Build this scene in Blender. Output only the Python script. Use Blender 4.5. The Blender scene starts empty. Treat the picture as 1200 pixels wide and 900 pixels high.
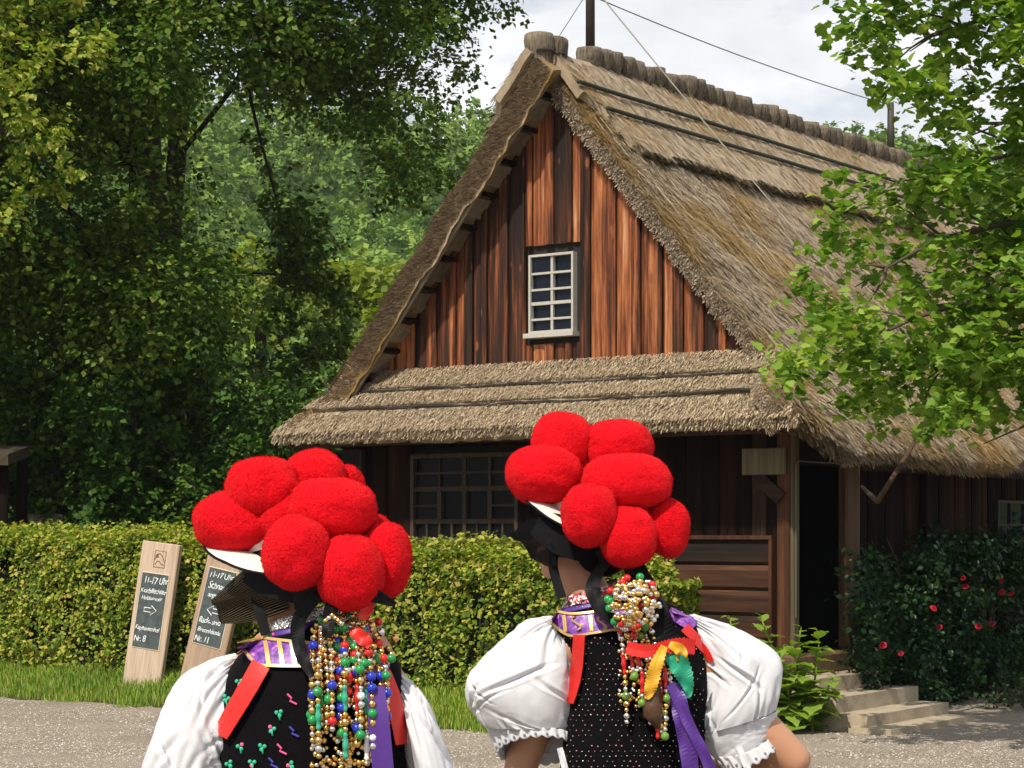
import bpy, bmesh, math, random
import numpy as np
from mathutils import Vector, Matrix, noise
from mathutils.bvhtree import BVHTree

random.seed(7); RNG = np.random.default_rng(7)
SC = bpy.context.scene
COL = SC.collection
PI = math.pi

# ------------------------------------------------------------------ camera, sky, sun, exposure
F_PX, HOR, CAM_Z = 2420.0, 622.0, 1.65          # focal length in pixels of a 1200 px wide frame, horizon row, eye height
cam_d = bpy.data.cameras.new('camera'); cam = bpy.data.objects.new('camera', cam_d); COL.objects.link(cam)
cam_d.sensor_width = 36.0; cam_d.lens = F_PX / 1200.0 * 36.0
cam_d.shift_y = (HOR - 450.0) / 1200.0
cam_d.clip_start = 0.1; cam_d.clip_end = 6000.0
cam.location = (0, 0, CAM_Z); cam.rotation_euler = (PI / 2, 0, 0)
SC.camera = cam

SUN_DIR = Vector((-0.29, -0.56, 0.78)).normalized()      # towards the sun
SUN_EL = math.asin(SUN_DIR.z); SUN_AZ = math.atan2(SUN_DIR.x, SUN_DIR.y)
world = bpy.data.worlds.new('World'); SC.world = world; world.use_nodes = True
wn, wl = world.node_tree.nodes, world.node_tree.links
for n in list(wn): wn.remove(n)
w_out = wn.new('ShaderNodeOutputWorld'); w_bg = wn.new('ShaderNodeBackground'); w_cl = wn.new('ShaderNodeBackground')
w_mix = wn.new('ShaderNodeMixShader'); w_sky = wn.new('ShaderNodeTexSky')
w_sky.sky_type = 'NISHITA'; w_sky.sun_disc = False
w_sky.sun_elevation = SUN_EL; w_sky.sun_rotation = SUN_AZ
w_sky.air_density = 1.0; w_sky.dust_density = 0.6; w_sky.ozone_density = 1.0
w_bg.inputs['Strength'].default_value = 0.09
w_tc = wn.new('ShaderNodeTexCoord'); w_map = wn.new('ShaderNodeMapping'); w_map.inputs['Scale'].default_value = (1.0, 1.0, 2.2)
w_map.inputs['Location'].default_value = (0.35, 0.1, 0.2)
w_n1 = wn.new('ShaderNodeTexNoise'); w_n1.inputs['Scale'].default_value = 3.2; w_n1.inputs['Detail'].default_value = 7; w_n1.inputs['Roughness'].default_value = 0.55
w_r1 = wn.new('ShaderNodeValToRGB'); w_r1.color_ramp.elements[0].position = 0.40; w_r1.color_ramp.elements[1].position = 0.54
w_n2 = wn.new('ShaderNodeTexNoise'); w_n2.inputs['Scale'].default_value = 7.0; w_n2.inputs['Detail'].default_value = 6; w_n2.inputs['Roughness'].default_value = 0.6
w_r2 = wn.new('ShaderNodeValToRGB')
w_r2.color_ramp.elements[0].position = 0.32; w_r2.color_ramp.elements[0].color = (0.74, 0.76, 0.79, 1)
w_r2.color_ramp.elements[1].position = 0.62; w_r2.color_ramp.elements[1].color = (0.97, 0.98, 1.0, 1)
wl.new(w_tc.outputs['Generated'], w_map.inputs['Vector'])
wl.new(w_map.outputs[0], w_n1.inputs['Vector']); wl.new(w_map.outputs[0], w_n2.inputs['Vector'])
wl.new(w_n1.outputs['Fac'], w_r1.inputs['Fac']); wl.new(w_n2.outputs['Fac'], w_r2.inputs['Fac'])
wl.new(w_r2.outputs[0], w_cl.inputs['Color']); w_cl.inputs['Strength'].default_value = 1.14
wl.new(w_sky.outputs[0], w_bg.inputs['Color'])
wl.new(w_r1.outputs[0], w_mix.inputs['Fac']); wl.new(w_bg.outputs[0], w_mix.inputs[1]); wl.new(w_cl.outputs[0], w_mix.inputs[2])
wl.new(w_mix.outputs[0], w_out.inputs['Surface'])

sun_d = bpy.data.lights.new('sun', 'SUN'); sun = bpy.data.objects.new('sun', sun_d); COL.objects.link(sun)
sun_d.energy = 5.0; sun_d.angle = math.radians(0.53); sun_d.color = (1.0, 0.92, 0.79)
sun.rotation_euler = (-SUN_DIR).to_track_quat('-Z', 'Y').to_euler(); sun.location = (10, -20, 30)

SC.view_settings.view_transform = 'Standard'; SC.view_settings.look = 'None'
SC.view_settings.exposure = 0.0; SC.view_settings.gamma = 1.0; SC.view_settings.use_curve_mapping = False
SC.cycles.max_bounces = 6; SC.cycles.transparent_max_bounces = 12

# ------------------------------------------------------------------ frames of reference
TH = math.radians(36.0)
CX, CY = 2.42, 17.83                                    # the house's near corner
UX, UY = math.cos(TH), -math.sin(TH)                    # along the gable front, towards the corner
VX, VY = math.sin(TH), math.cos(TH)                     # along the side wall, away from the viewer
def hw(u, v, z=0.0): return Vector((CX + u * UX + v * VX, CY + u * UY + v * VY, z))
def world_pt(px, py, Y): return Vector(((px - 600) / F_PX * Y, Y, CAM_Z - (py - HOR) / F_PX * Y))
def on_v(px, py, v):                                    # house coordinates (u, z) where a sight line meets the plane v = const
    k = (px - 600) / F_PX
    bx, by = CX + v * VX, CY + v * VY
    u = (k * by - bx) / (UX - k * UY); Y = by + u * UY
    return u, CAM_Z - (py - HOR) / F_PX * Y
def on_u(px, py, u):
    k = (px - 600) / F_PX
    bx, by = CX + u * UX, CY + u * UY
    v = (k * by - bx) / (VX - k * VY); Y = by + v * VY
    return v, CAM_Z - (py - HOR) / F_PX * Y
def to_uv(x, y):
    dx, dy = x - CX, y - CY
    return dx * UX + dy * UY, dx * VX + dy * VY
def sstep(a, b, x):
    t = min(1, max(0, (x - a) / (b - a))); return t * t * (3 - 2 * t)
def ground_z(x, y):
    u, v = to_uv(x, y)
    e = 0.10 * noise.noise((u * 0.8, v * 0.8, 3.1))
    r = sstep(-2.38 + e, -1.5 + e, v) * (1 - sstep(-0.6, 0.5, u))
    return 0.18 * r

# ------------------------------------------------------------------ object helpers
def props(o, label=None, cat=None, group=None, kind=None):
    if label: o['label'] = label
    if cat: o['category'] = cat
    if group: o['group'] = group
    if kind: o['kind'] = kind
    return o
def empty(name, loc=(0, 0, 0), rz=0.0, parent=None):
    o = bpy.data.objects.new(name, None); COL.objects.link(o); o.location = loc; o.rotation_euler = (0, 0, rz)
    o.empty_display_size = 0.2
    if parent: o.parent = parent
    return o
def link(name, me, mat=None, parent=None, loc=None, rot=None, scale=None):
    o = bpy.data.objects.new(name, me); COL.objects.link(o)
    if mat is not None and len(me.materials) == 0: me.materials.append(mat)
    if parent: o.parent = parent
    if loc is not None: o.location = loc
    if rot is not None: o.rotation_euler = rot
    if scale is not None: o.scale = scale
    return o
def mesh(name, verts, faces, mat=None, parent=None, smooth=False, loc=None, rot=None):
    me = bpy.data.meshes.new(name); me.from_pydata([tuple(v) for v in verts], [], faces)
    if smooth: me.polygons.foreach_set('use_smooth', [True] * len(me.polygons))
    me.update()
    return link(name, me, mat, parent, loc, rot)
def np_mesh(name, verts, faces, smooth=False):
    verts = np.asarray(verts, np.float32).reshape(-1, 3); faces = np.asarray(faces, np.int32)
    k = faces.shape[1]; me = bpy.data.meshes.new(name)
    me.vertices.add(len(verts)); me.vertices.foreach_set('co', verts.ravel())
    me.loops.add(faces.size); me.loops.foreach_set('vertex_index', faces.ravel())
    me.polygons.add(len(faces)); me.polygons.foreach_set('loop_start', np.arange(0, faces.size, k, dtype=np.int32))
    me.polygons.foreach_set('loop_total', np.full(len(faces), k, np.int32))
    if smooth: me.polygons.foreach_set('use_smooth', np.ones(len(faces), bool))
    me.update(calc_edges=True); me.validate()
    return me
class MB:
    def __init__(s): s.v = []; s.f = []
    def add(s, vs, fs):
        o = len(s.v); s.v += [Vector(v) for v in vs]; s.f += [tuple(i + o for i in f) for f in fs]; return s
    def box(s, c, d, rot=None):
        c = Vector(c); h = Vector(d) / 2; R = rot or Matrix.Identity(3)
        vs = [c + R @ Vector((x * h.x, y * h.y, z * h.z)) for x in (-1, 1) for y in (-1, 1) for z in (-1, 1)]
        return s.add(vs, [(0, 1, 3, 2), (4, 6, 7, 5), (0, 4, 5, 1), (2, 3, 7, 6), (0, 2, 6, 4), (1, 5, 7, 3)])
    def span(s, a, b):
        a, b = Vector(a), Vector(b); return s.box((a + b) / 2, [abs(b[i] - a[i]) for i in range(3)])
    def tube(s, pts, rad, n=8, cap=True):
        pts = [Vector(p) for p in pts]; m = len(pts)
        if not hasattr(rad, '__len__'): rad = [rad] * m
        ref = None; vs = []
        for i, p in enumerate(pts):
            t = (pts[min(i + 1, m - 1)] - pts[max(i - 1, 0)]).normalized()
            if ref is None: ref = Vector((0, 0, 1)) if abs(t.z) < 0.9 else Vector((1, 0, 0))
            a = (ref - t * ref.dot(t)).normalized(); b = t.cross(a); ref = a
            for k in range(n):
                an = 2 * PI * k / n; vs.append(p + (a * math.cos(an) + b * math.sin(an)) * rad[i])
        fs = [(i * n + k, i * n + (k + 1) % n, (i + 1) * n + (k + 1) % n, (i + 1) * n + k) for i in range(m - 1) for k in range(n)]
        if cap: fs += [tuple(range(n - 1, -1, -1)), tuple((m - 1) * n + k for k in range(n))]
        return s.add(vs, fs)
    def ball(s, c, r, nu=10, nv=7):
        c = Vector(c); r = Vector((r, r, r)) if not hasattr(r, '__len__') else Vector(r)
        vs = [c + Vector((0, 0, r.z))]
        for i in range(1, nv):
            a = PI * i / nv
            for k in range(nu):
                b = 2 * PI * k / nu; vs.append(c + Vector((r.x * math.sin(a) * math.cos(b), r.y * math.sin(a) * math.sin(b), r.z * math.cos(a))))
        vs.append(c - Vector((0, 0, r.z))); L = len(vs) - 1
        fs = [(0, 1 + k, 1 + (k + 1) % nu) for k in range(nu)]
        for i in range(nv - 2):
            fs += [(1 + i * nu + k, 1 + (i + 1) * nu + k, 1 + (i + 1) * nu + (k + 1) % nu, 1 + i * nu + (k + 1) % nu) for k in range(nu)]
        fs += [(L, 1 + (nv - 2) * nu + (k + 1) % nu, 1 + (nv - 2) * nu + k) for k in range(nu)]
        return s.add(vs, fs)
    def build(s, name, mat, parent=None, smooth=False, **k): return mesh(name, s.v, s.f, mat, parent, smooth, **k)
def bevel(o, w, seg=1):
    bm = bmesh.new(); bm.from_mesh(o.data)
    bmesh.ops.bevel(bm, geom=bm.edges[:], offset=w, segments=seg, affect='EDGES', profile=0.6)
    bm.to_mesh(o.data); bm.free(); return o

# ------------------------------------------------------------------ material helpers
class NT:
    def __init__(s, name):
        s.m = bpy.data.materials.new(name); s.m.use_nodes = True; t = s.m.node_tree
        s.n, s.l = t.nodes, t.links
        for n in list(s.n): s.n.remove(n)
        s.out = s.n.new('ShaderNodeOutputMaterial'); s.p = s.n.new('ShaderNodeBsdfPrincipled')
        s.l.new(s.p.outputs[0], s.out.inputs['Surface'])
    def set(s, sock, val):
        if isinstance(val, bpy.types.NodeSocket): s.l.new(val, sock)
        elif isinstance(val, (tuple, list)) and len(val) == 3 and sock.type == 'RGBA': sock.default_value = (*val, 1)
        else: sock.default_value = val
    def P(s, **k):
        for a, b in k.items(): s.set(s.p.inputs[a.replace('_', ' ')], b)
        return s
    def coord(s, kind='Object', scale=(1, 1, 1), loc=None):
        tc = s.n.new('ShaderNodeTexCoord'); mp = s.n.new('ShaderNodeMapping'); mp.inputs['Scale'].default_value = scale
        s.l.new(tc.outputs[kind], mp.inputs['Vector'])
        if loc is not None: s.set(mp.inputs['Location'], loc)
        return mp.outputs[0]
    def noise(s, vec, scale=1.0, detail=4, rough=0.55, dist=0.0):
        n = s.n.new('ShaderNodeTexNoise'); s.set(n.inputs['Vector'], vec)
        for a, b in (('Scale', scale), ('Detail', detail), ('Roughness', rough), ('Distortion', dist)): s.set(n.inputs[a], b)
        return n.outputs['Fac']
    def voro(s, vec, scale=1.0, feat='F1', out='Distance', rand=1.0):
        n = s.n.new('ShaderNodeTexVoronoi'); n.feature = feat; s.set(n.inputs['Vector'], vec); n.inputs['Scale'].default_value = scale
        n.inputs['Randomness'].default_value = rand
        return n.outputs[out]
    def ramp(s, fac, stops, interp='LINEAR'):
        n = s.n.new('ShaderNodeValToRGB'); s.set(n.inputs['Fac'], fac); cr = n.color_ramp; cr.interpolation = interp
        while len(cr.elements) < len(stops): cr.elements.new(0.5)
        for e, (p, c) in zip(cr.elements, stops):
            e.position = p; e.color = (c, c, c, 1) if not hasattr(c, '__len__') else (*c, 1)
        return n.outputs[0]
    def mix(s, fac, a, b, mode='MIX'):
        n = s.n.new('ShaderNodeMix'); n.data_type = 'RGBA'; n.blend_type = mode
        s.set(n.inputs[0], fac); s.set(n.inputs[6], a); s.set(n.inputs[7], b); return n.outputs[2]
    def math(s, op, a, b=0.0):
        n = s.n.new('ShaderNodeMath'); n.operation = op; s.set(n.inputs[0], a); s.set(n.inputs[1], b); return n.outputs[0]
    def vmath(s, op, a, b):
        n = s.n.new('ShaderNodeVectorMath'); n.operation = op; s.set(n.inputs[0], a); s.set(n.inputs[1], b); return n.outputs[0]
    def island(s): return s.n.new('ShaderNodeNewGeometry').outputs['Random Per Island']
    def objrand(s): return s.n.new('ShaderNodeObjectInfo').outputs['Random']
    def bump(s, h, strength=0.3, dist=0.01):
        n = s.n.new('ShaderNodeBump'); n.inputs['Strength'].default_value = strength; n.inputs['Distance'].default_value = dist
        s.set(n.inputs['Height'], h); s.l.new(n.outputs[0], s.p.inputs['Normal']); return s
    def translucent(s, col, fac):
        t = s.n.new('ShaderNodeBsdfTranslucent'); s.set(t.inputs['Color'], col); mx = s.n.new('ShaderNodeMixShader')
        mx.inputs[0].default_value = fac; s.l.new(s.p.outputs[0], mx.inputs[1]); s.l.new(t.outputs[0], mx.inputs[2])
        s.l.new(mx.outputs[0], s.out.inputs['Surface']); return s
def simple(name, col, rough=0.6, metal=0.0, var=0.15, scale=20.0, bump=0.0, **k):
    t = NT(name); n = t.noise(t.coord('Object'), scale, 4)
    c = t.mix(n, tuple(x * (1 - var) for x in col), tuple(min(1, x * (1 + var)) for x in col))
    t.P(Base_Color=c, Roughness=rough, Metallic=metal, **k)
    if bump: t.bump(n, bump, 0.005)
    return t.m
def leaf_mat(name, cols, trans=0.35, rough=0.45, spread=None):
    t = NT(name); r = t.island(); n = len(cols)
    c = t.ramp(r, [(i / (n - 1), cols[i]) for i in range(n)])
    big = t.noise(t.coord('Object'), spread or 0.7, 2)
    c = t.mix(1.0, c, t.ramp(big, [(0.3, (0.72, 0.80, 0.75)), (0.7, (1.12, 1.08, 0.95))]), 'MULTIPLY')
    t.P(Base_Color=c, Roughness=rough); t.p.inputs['Specular IOR Level'].default_value = 0.14
    tc = t.mix(1.0, c, (1.15, 1.2, 0.45), 'MULTIPLY'); t.translucent(tc, trans)
    return t.m
def plank_mat(name, stops, knots=True, spec=0.25, grain_axis=2, rough=0.75, gscale=1.0, knot_col=(0.30, 0.16, 0.07), streak=1.0, objw=0.34):
    t = NT(name); r = t.objrand()
    comb = t.n.new('ShaderNodeCombineXYZ')
    for i in range(3): t.set(comb.inputs[i], t.math('MULTIPLY', r, (31.7, 17.3, 53.1)[i]))
    sc = [15.0 * gscale] * 3; sc[grain_axis] = 0.75 * gscale
    co = t.coord('Object', (1, 1, 1)); co = t.vmath('ADD', co, comb.outputs[0])
    st = t.vmath('MULTIPLY', co, tuple(sc))
    g = t.noise(st, 1.0, 5, 0.62, 0.25)
    fine = t.noise(t.vmath('MULTIPLY', co, tuple(x * 5 for x in sc)), 1.0, 3, 0.6)
    ls = [2.6] * 3; ls[grain_axis] = 0.55
    big = t.noise(t.vmath('MULTIPLY', co, tuple(ls)), 1.0, 3, 0.5)
    fac = t.math('ADD', t.math('MULTIPLY', g, 0.80 * streak), t.math('ADD', t.math('MULTIPLY', big, 0.34), t.math('MULTIPLY', t.math('SUBTRACT', r, 0.5), objw)))
    fac = t.math('SUBTRACT', fac, 0.40 * streak - 0.33)
    c = t.ramp(fac, stops)
    c = t.mix(t.ramp(fine, [(0.35, 0.0), (0.75, 0.45)]), c, tuple(x * 0.35 for x in stops[0][1]))
    h = t.math('ADD', g, t.math('MULTIPLY', fine, 0.5))
    if knots:
        ks = [7.0] * 3; ks[grain_axis] = 2.6
        kd = t.voro(t.vmath('MULTIPLY', co, tuple(ks)), 1.0)
        km = t.ramp(kd, [(0.10, 1.0), (0.17, 0.0)])
        c = t.mix(km, c, knot_col); h = t.math('ADD', h, t.math('MULTIPLY', km, 1.2))
    t.P(Base_Color=c, Roughness=rough); t.p.inputs['Specular IOR Level'].default_value = spec
    t.bump(h, 0.55, 0.006)
    return t.m

M = {}
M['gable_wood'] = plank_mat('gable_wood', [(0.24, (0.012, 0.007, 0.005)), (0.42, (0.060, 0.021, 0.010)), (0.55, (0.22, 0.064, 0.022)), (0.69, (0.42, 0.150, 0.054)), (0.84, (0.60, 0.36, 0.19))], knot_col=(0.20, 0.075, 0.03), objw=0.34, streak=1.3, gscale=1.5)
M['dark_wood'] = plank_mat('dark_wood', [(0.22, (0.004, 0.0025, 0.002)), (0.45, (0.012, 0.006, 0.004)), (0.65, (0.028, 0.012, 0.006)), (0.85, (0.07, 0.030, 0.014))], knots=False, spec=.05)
M['dark_wood_x'] = plank_mat('dark_wood_x', [(0.22, (0.008, 0.005, 0.003)), (0.45, (0.026, 0.012, 0.006)), (0.65, (0.08, 0.032, 0.014)), (0.85, (0.20, 0.09, 0.04))], knots=False, grain_axis=0)
M['red_wood'] = plank_mat('red_wood', [(0.2, (0.012, 0.006, 0.004)), (0.45, (0.048, 0.018, 0.008)), (0.65, (0.11, 0.04, 0.016)), (0.85, (0.18, 0.08, 0.035))], knots=False)
M['grey_wood'] = plank_mat('grey_wood', [(0.2, (0.07, 0.055, 0.040)), (0.5, (0.17, 0.135, 0.095)), (0.8, (0.30, 0.25, 0.18))], knots=False)
M['grey_wood_x'] = plank_mat('grey_wood_x', [(0.2, (0.09, 0.072, 0.055)), (0.5, (0.20, 0.165, 0.12)), (0.8, (0.34, 0.29, 0.22))], knots=False, grain_axis=0)
M['post_wood'] = plank_mat('post_wood', [(0.2, (0.035, 0.020, 0.012)), (0.5, (0.10, 0.058, 0.031)), (0.8, (0.20, 0.13, 0.075))])
M['jamb_wood'] = plank_mat('jamb_wood', [(0.2, (0.06, 0.048, 0.027)), (0.5, (0.13, 0.105, 0.058)), (0.8, (0.22, 0.185, 0.11))], knots=False)
M['frame_white'] = simple('frame_white', (0.42, 0.40, 0.355), 0.7, var=0.28, scale=40)
M['frame_brown'] = plank_mat('frame_brown', [(0.2, (0.025, 0.016, 0.010)), (0.5, (0.055, 0.036, 0.024)), (0.8, (0.095, 0.066, 0.045))], knots=False)
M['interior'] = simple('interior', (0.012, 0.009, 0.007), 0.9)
t = NT('window_glass'); n = t.noise(t.coord('Object'), 9.0, 2)
t.P(Base_Color=t.mix(n, (0.004, 0.006, 0.012), (0.009, 0.014, 0.025)), Roughness=0.10); t.p.inputs['Specular IOR Level'].default_value = 0.16
t.bump(n, 0.12, 0.01); M['glass'] = t.m
t = NT('old_glass'); n = t.noise(t.coord('Object'), 7.0, 2)
t.P(Base_Color=t.mix(n, (0.004, 0.004, 0.004), (0.010, 0.010, 0.011)), Roughness=0.2); t.p.inputs['Specular IOR Level'].default_value = 0.06
t.bump(n, 0.15, 0.01); M['old_glass'] = t.m

def thatch_mat(name, a, b, c, moss, moss_amt):
    t = NT(name)
    uv = t.coord('UV'); st = t.vmath('MULTIPLY', uv, (42.0, 4.5, 1)); ob = t.coord('Object')
    g = t.noise(st, 1.0, 6, 0.68, 0.5); f = t.noise(t.vmath('MULTIPLY', uv, (150.0, 16.0, 1)), 1.0, 4, 0.7)
    lum = t.noise(ob, 3.0, 5, 0.65); big = t.noise(ob, 0.75, 4, 0.6)
    fac = t.math('ADD', t.math('MULTIPLY', g, 0.55), t.math('ADD', t.math('MULTIPLY', f, 0.30), t.math('MULTIPLY', lum, 0.35)))
    col = t.ramp(fac, [(0.38, a), (0.56, b), (0.74, c)])
    mm = t.ramp(t.math('ADD', t.math('MULTIPLY', big, 0.7), t.math('MULTIPLY', g, 0.3)), [(0.45, 0.0), (0.58, moss_amt)])
    col = t.mix(mm, col, t.mix(g, tuple(x * 0.45 for x in moss), moss))
    t.P(Base_Color=col, Roughness=0.95); t.p.inputs['Specular IOR Level'].default_value = 0.1
    t.bump(t.math('ADD', fac, t.math('MULTIPLY', f, 0.6)), 0.9, 0.03)
    return t.m
M['thatch'] = thatch_mat('thatch', (0.12, 0.084, 0.050), (0.39, 0.295, 0.185), (0.64, 0.51, 0.345), (0.36, 0.20, 0.035), 0.85)
M['thatch_pent'] = thatch_mat('thatch_pent', (0.13, 0.096, 0.060), (0.39, 0.30, 0.195), (0.62, 0.50, 0.35), (0.17, 0.13, 0.05), 0.25)
M['thatch_ridge'] = thatch_mat('thatch_ridge', (0.17, 0.13, 0.088), (0.46, 0.36, 0.245), (0.66, 0.54, 0.40), (0.15, 0.09, 0.03), 0.2)
t = NT('straw'); r = t.island(); big = t.noise(t.coord('Object'), 0.75, 4, 0.6)
c = t.ramp(r, [(0.0, (0.13, 0.098, 0.064)), (0.45, (0.35, 0.275, 0.185)), (0.85, (0.55, 0.45, 0.32)), (1.0, (0.74, 0.64, 0.47))])
c = t.mix(t.ramp(big, [(0.46, 0.0), (0.58, 0.65)]), c, (0.36, 0.22, 0.055)); t.P(Base_Color=c, Roughness=0.85); t.p.inputs['Specular IOR Level'].default_value = 0.15
M['straw'] = t.m
t = NT('straw_grey'); r = t.island()
c = t.ramp(r, [(0.0, (0.12, 0.092, 0.064)), (0.5, (0.33, 0.262, 0.185)), (1.0, (0.56, 0.465, 0.35))]); t.P(Base_Color=c, Roughness=0.9); t.p.inputs['Specular IOR Level'].default_value = 0.1
M['straw_grey'] = t.m
t = NT('straw_pent'); r = t.island()
c = t.ramp(r, [(0.0, (0.14, 0.102, 0.063)), (0.5, (0.41, 0.315, 0.205)), (1.0, (0.66, 0.535, 0.37))]); t.P(Base_Color=c, Roughness=0.9); t.p.inputs['Specular IOR Level'].default_value = 0.1
M['straw_pent'] = t.m
t = NT('bundle_straw'); co = t.coord('Object', (60, 60, 5)); g = t.noise(co, 1.0, 5, 0.65); r = t.objrand()
b2 = t.noise(t.coord('Object'), 9.0, 3)
c = t.ramp(t.math('ADD', t.math('MULTIPLY', g, 0.8), t.math('ADD', t.math('MULTIPLY', b2, 0.3), t.math('MULTIPLY', r, 0.12))), [(0.42, (0.035, 0.027, 0.019)), (0.62, (0.14, 0.11, 0.078)), (0.82, (0.27, 0.225, 0.165))])
t.P(Base_Color=c, Roughness=0.95); t.bump(g, 0.9, 0.02); M['bundle'] = t.m
M['rod'] = simple('rod', (0.022, 0.028, 0.016), 0.8, var=0.4, scale=30)
M['rod_dark'] = simple('rod_dark', (0.022, 0.016, 0.011), 0.85, var=0.4, scale=30)
M['shaded_thatch'] = thatch_mat('shaded_thatch', (0.02, 0.016, 0.010), (0.075, 0.06, 0.04), (0.15, 0.12, 0.085), (0.05, 0.05, 0.02), .5)  # shelter thatch, mossy, with the shade of the trees darkened into its colour
M['wire'] = simple('wire', (0.12, 0.12, 0.12), 0.5, 0.6)
M['cable'] = simple('cable', (.10, .09, .075), .6)
M['wire_pale'] = simple('wire_pale', (0.40, 0.38, 0.32), 0.5, 0.3)
M['pole_iron'] = simple('pole_iron', (0.055, 0.046, 0.038), 0.7, 0.2, 0.3)
M['sandstone'] = None
t = NT('sandstone'); co = t.coord('Object'); g = t.noise(co, 7.0, 6, 0.65); f = t.noise(co, 90.0, 3, 0.6)
c = t.ramp(t.math('ADD', t.math('MULTIPLY', g, 0.7), t.math('MULTIPLY', f, 0.3)), [(0.3, (0.22, 0.18, 0.125)), (0.5, (0.36, 0.295, 0.21)), (0.72, (0.50, 0.41, 0.31))])
t.P(Base_Color=c, Roughness=0.9); t.bump(t.math('ADD', g, t.math('MULTIPLY', f, 0.5)), 0.6, 0.012); M['sandstone'] = t.m
M['bark'] = simple('bark', (0.022, 0.018, 0.013), 0.95, var=0.5, scale=12, bump=0.8)
M['twig'] = simple('twig', (0.07, 0.055, 0.035), 0.9, var=0.4, scale=12)

# ------------------------------------------------------------------ ground
def axis(lo, hi, fine_lo, fine_hi, step):
    a = list(np.arange(fine_lo, fine_hi, step)); k = step; x = fine_lo
    while x > lo: k *= 1.35; x -= k; a.insert(0, x)
    k = step; x = a[-1]
    while x < hi: k *= 1.35; x += k; a.append(x)
    return a
us, vs = axis(-2500, 2500, -14, 6, 0.22), axis(-2500, 2500, -4.5, 1.5, 0.09)
gv = []
for v in vs:
    for u in us:
        p = hw(u, v); z = ground_z(p.x, p.y)
        z += 0.012 * noise.noise((u * 1.5, v * 1.5, 0.0)) if abs(u) < 30 and abs(v) < 30 else 0
        gv.append((p.x, p.y, z))
nu = len(us)
gf = [(j * nu + i, j * nu + i + 1, (j + 1) * nu + i + 1, (j + 1) * nu + i) for j in range(len(vs) - 1) for i in range(nu - 1)]
t = NT('gravel_ground'); co = t.coord('Object')
rot = t.n.new('ShaderNodeVectorRotate'); rot.rotation_type = 'Z_AXIS'; rot.inputs['Angle'].default_value = TH
rot.inputs['Center'].default_value = (CX, CY, 0); t.set(rot.inputs['Vector'], co)
sep = t.n.new('ShaderNodeSeparateXYZ'); t.l.new(rot.outputs[0], sep.inputs[0])
uu = t.math('SUBTRACT', sep.outputs[0], CX); vv = t.math('SUBTRACT', sep.outputs[1], CY)
st = t.voro(co, 105.0, out='Color'); sd = t.voro(co, 105.0); n1 = t.noise(co, 1.3, 5, 0.6); n2 = t.noise(co, 25.0, 4, 0.7)
grav = t.ramp(st, [(0.0, (0.20, 0.172, 0.14)), (0.5, (0.38, 0.33, 0.27)), (1.0, (0.56, 0.50, 0.43))])
grav = t.mix(t.ramp(n2, [(0.35, 0.4), (0.7, 0.0)]), grav, (0.16, 0.13, 0.10))
grav = t.mix(1.0, grav, t.ramp(n1, [(0.3, (0.82, 0.80, 0.78)), (0.7, (1.1, 1.08, 1.05))]), 'MULTIPLY')
soil = t.ramp(n2, [(0.3, (0.030, 0.035, 0.012)), (0.7, (0.09, 0.085, 0.03))])
edge = t.math('ADD', vv, t.math('MULTIPLY', t.math('SUBTRACT', n1, 0.5), 0.5))
mk = t.math('MULTIPLY', t.ramp(edge, [(0.0, 0.0), (1.0, 1.0)]), 1.0)
m1 = t.math('GREATER_THAN', edge, -2.30); m2 = t.math('LESS_THAN', uu, -0.25)
mask = t.math('MULTIPLY', m1, m2)
t.P(Base_Color=t.mix(mask, grav, soil), Roughness=0.95); t.p.inputs['Specular IOR Level'].default_value = 0.15
t.bump(t.math('ADD', t.math('MULTIPLY', sd, -1.0), n2), 0.9, 0.012)
props(mesh('ground', gv, gf, t.m, smooth=True), 'pale gravel yard and grassy bank in front of the house', kind='structure')

# loose stones on the gravel yard
t = NT('stone'); r = t.island(); t.P(Base_Color=t.ramp(r, [(0, (0.13, 0.11, 0.085)), (0.5, (0.33, 0.285, 0.225)), (1, (0.58, 0.53, 0.46))]), Roughness=0.9); M['stone'] = t.m
N = 60000
Yq = 1.0 / (1.0 / 21.5 + RNG.random(N) * (1 / 13.6 - 1 / 21.5)); pxq = RNG.random(N) * 1300 - 50
X = (pxq - 600) / F_PX * Yq; keep = []
for i in range(N):
    u, v = to_uv(X[i], Yq[i])
    if (v < -2.3 + 0.15 * noise.noise((u, v, 0)) or u > 0.0) and not (v > -0.3 and u < 1.6): keep.append(i)
X, Yq = X[keep], Yq[keep]; N = len(X)
tet = np.array([(1, 0, 0), (0, 1, 0), (-1, 0, 0), (0, -1, 0), (0, 0, .8)], np.float32)
ang = RNG.random(N) * 2 * PI; s = 0.004 + 0.0065 * RNG.random(N) ** 3
ca, sa = np.cos(ang), np.sin(ang)
V = np.empty((N, 5, 3), np.float32)
V[:, :, 0] = X[:, None] + s[:, None] * (ca[:, None] * tet[None, :, 0] * 1.3 - sa[:, None] * tet[None, :, 1])
V[:, :, 1] = Yq[:, None] + s[:, None] * (sa[:, None] * tet[None, :, 0] * 1.3 + ca[:, None] * tet[None, :, 1])
V[:, :, 2] = s[:, None] * tet[None, :, 2] + 0.001 + np.array([ground_z(a, b) for a, b in zip(X, Yq)])[:, None]
Fq = (np.arange(N) * 5)[:, None, None] + np.array([(0, 1, 4), (1, 2, 4), (2, 3, 4), (3, 0, 4)])[None]
props(link('gravel', np_mesh('gravel', V, Fq.reshape(-1, 3)), M['stone']), 'loose pale gravel stones strewn over the yard', 'gravel', kind='stuff')

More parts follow.
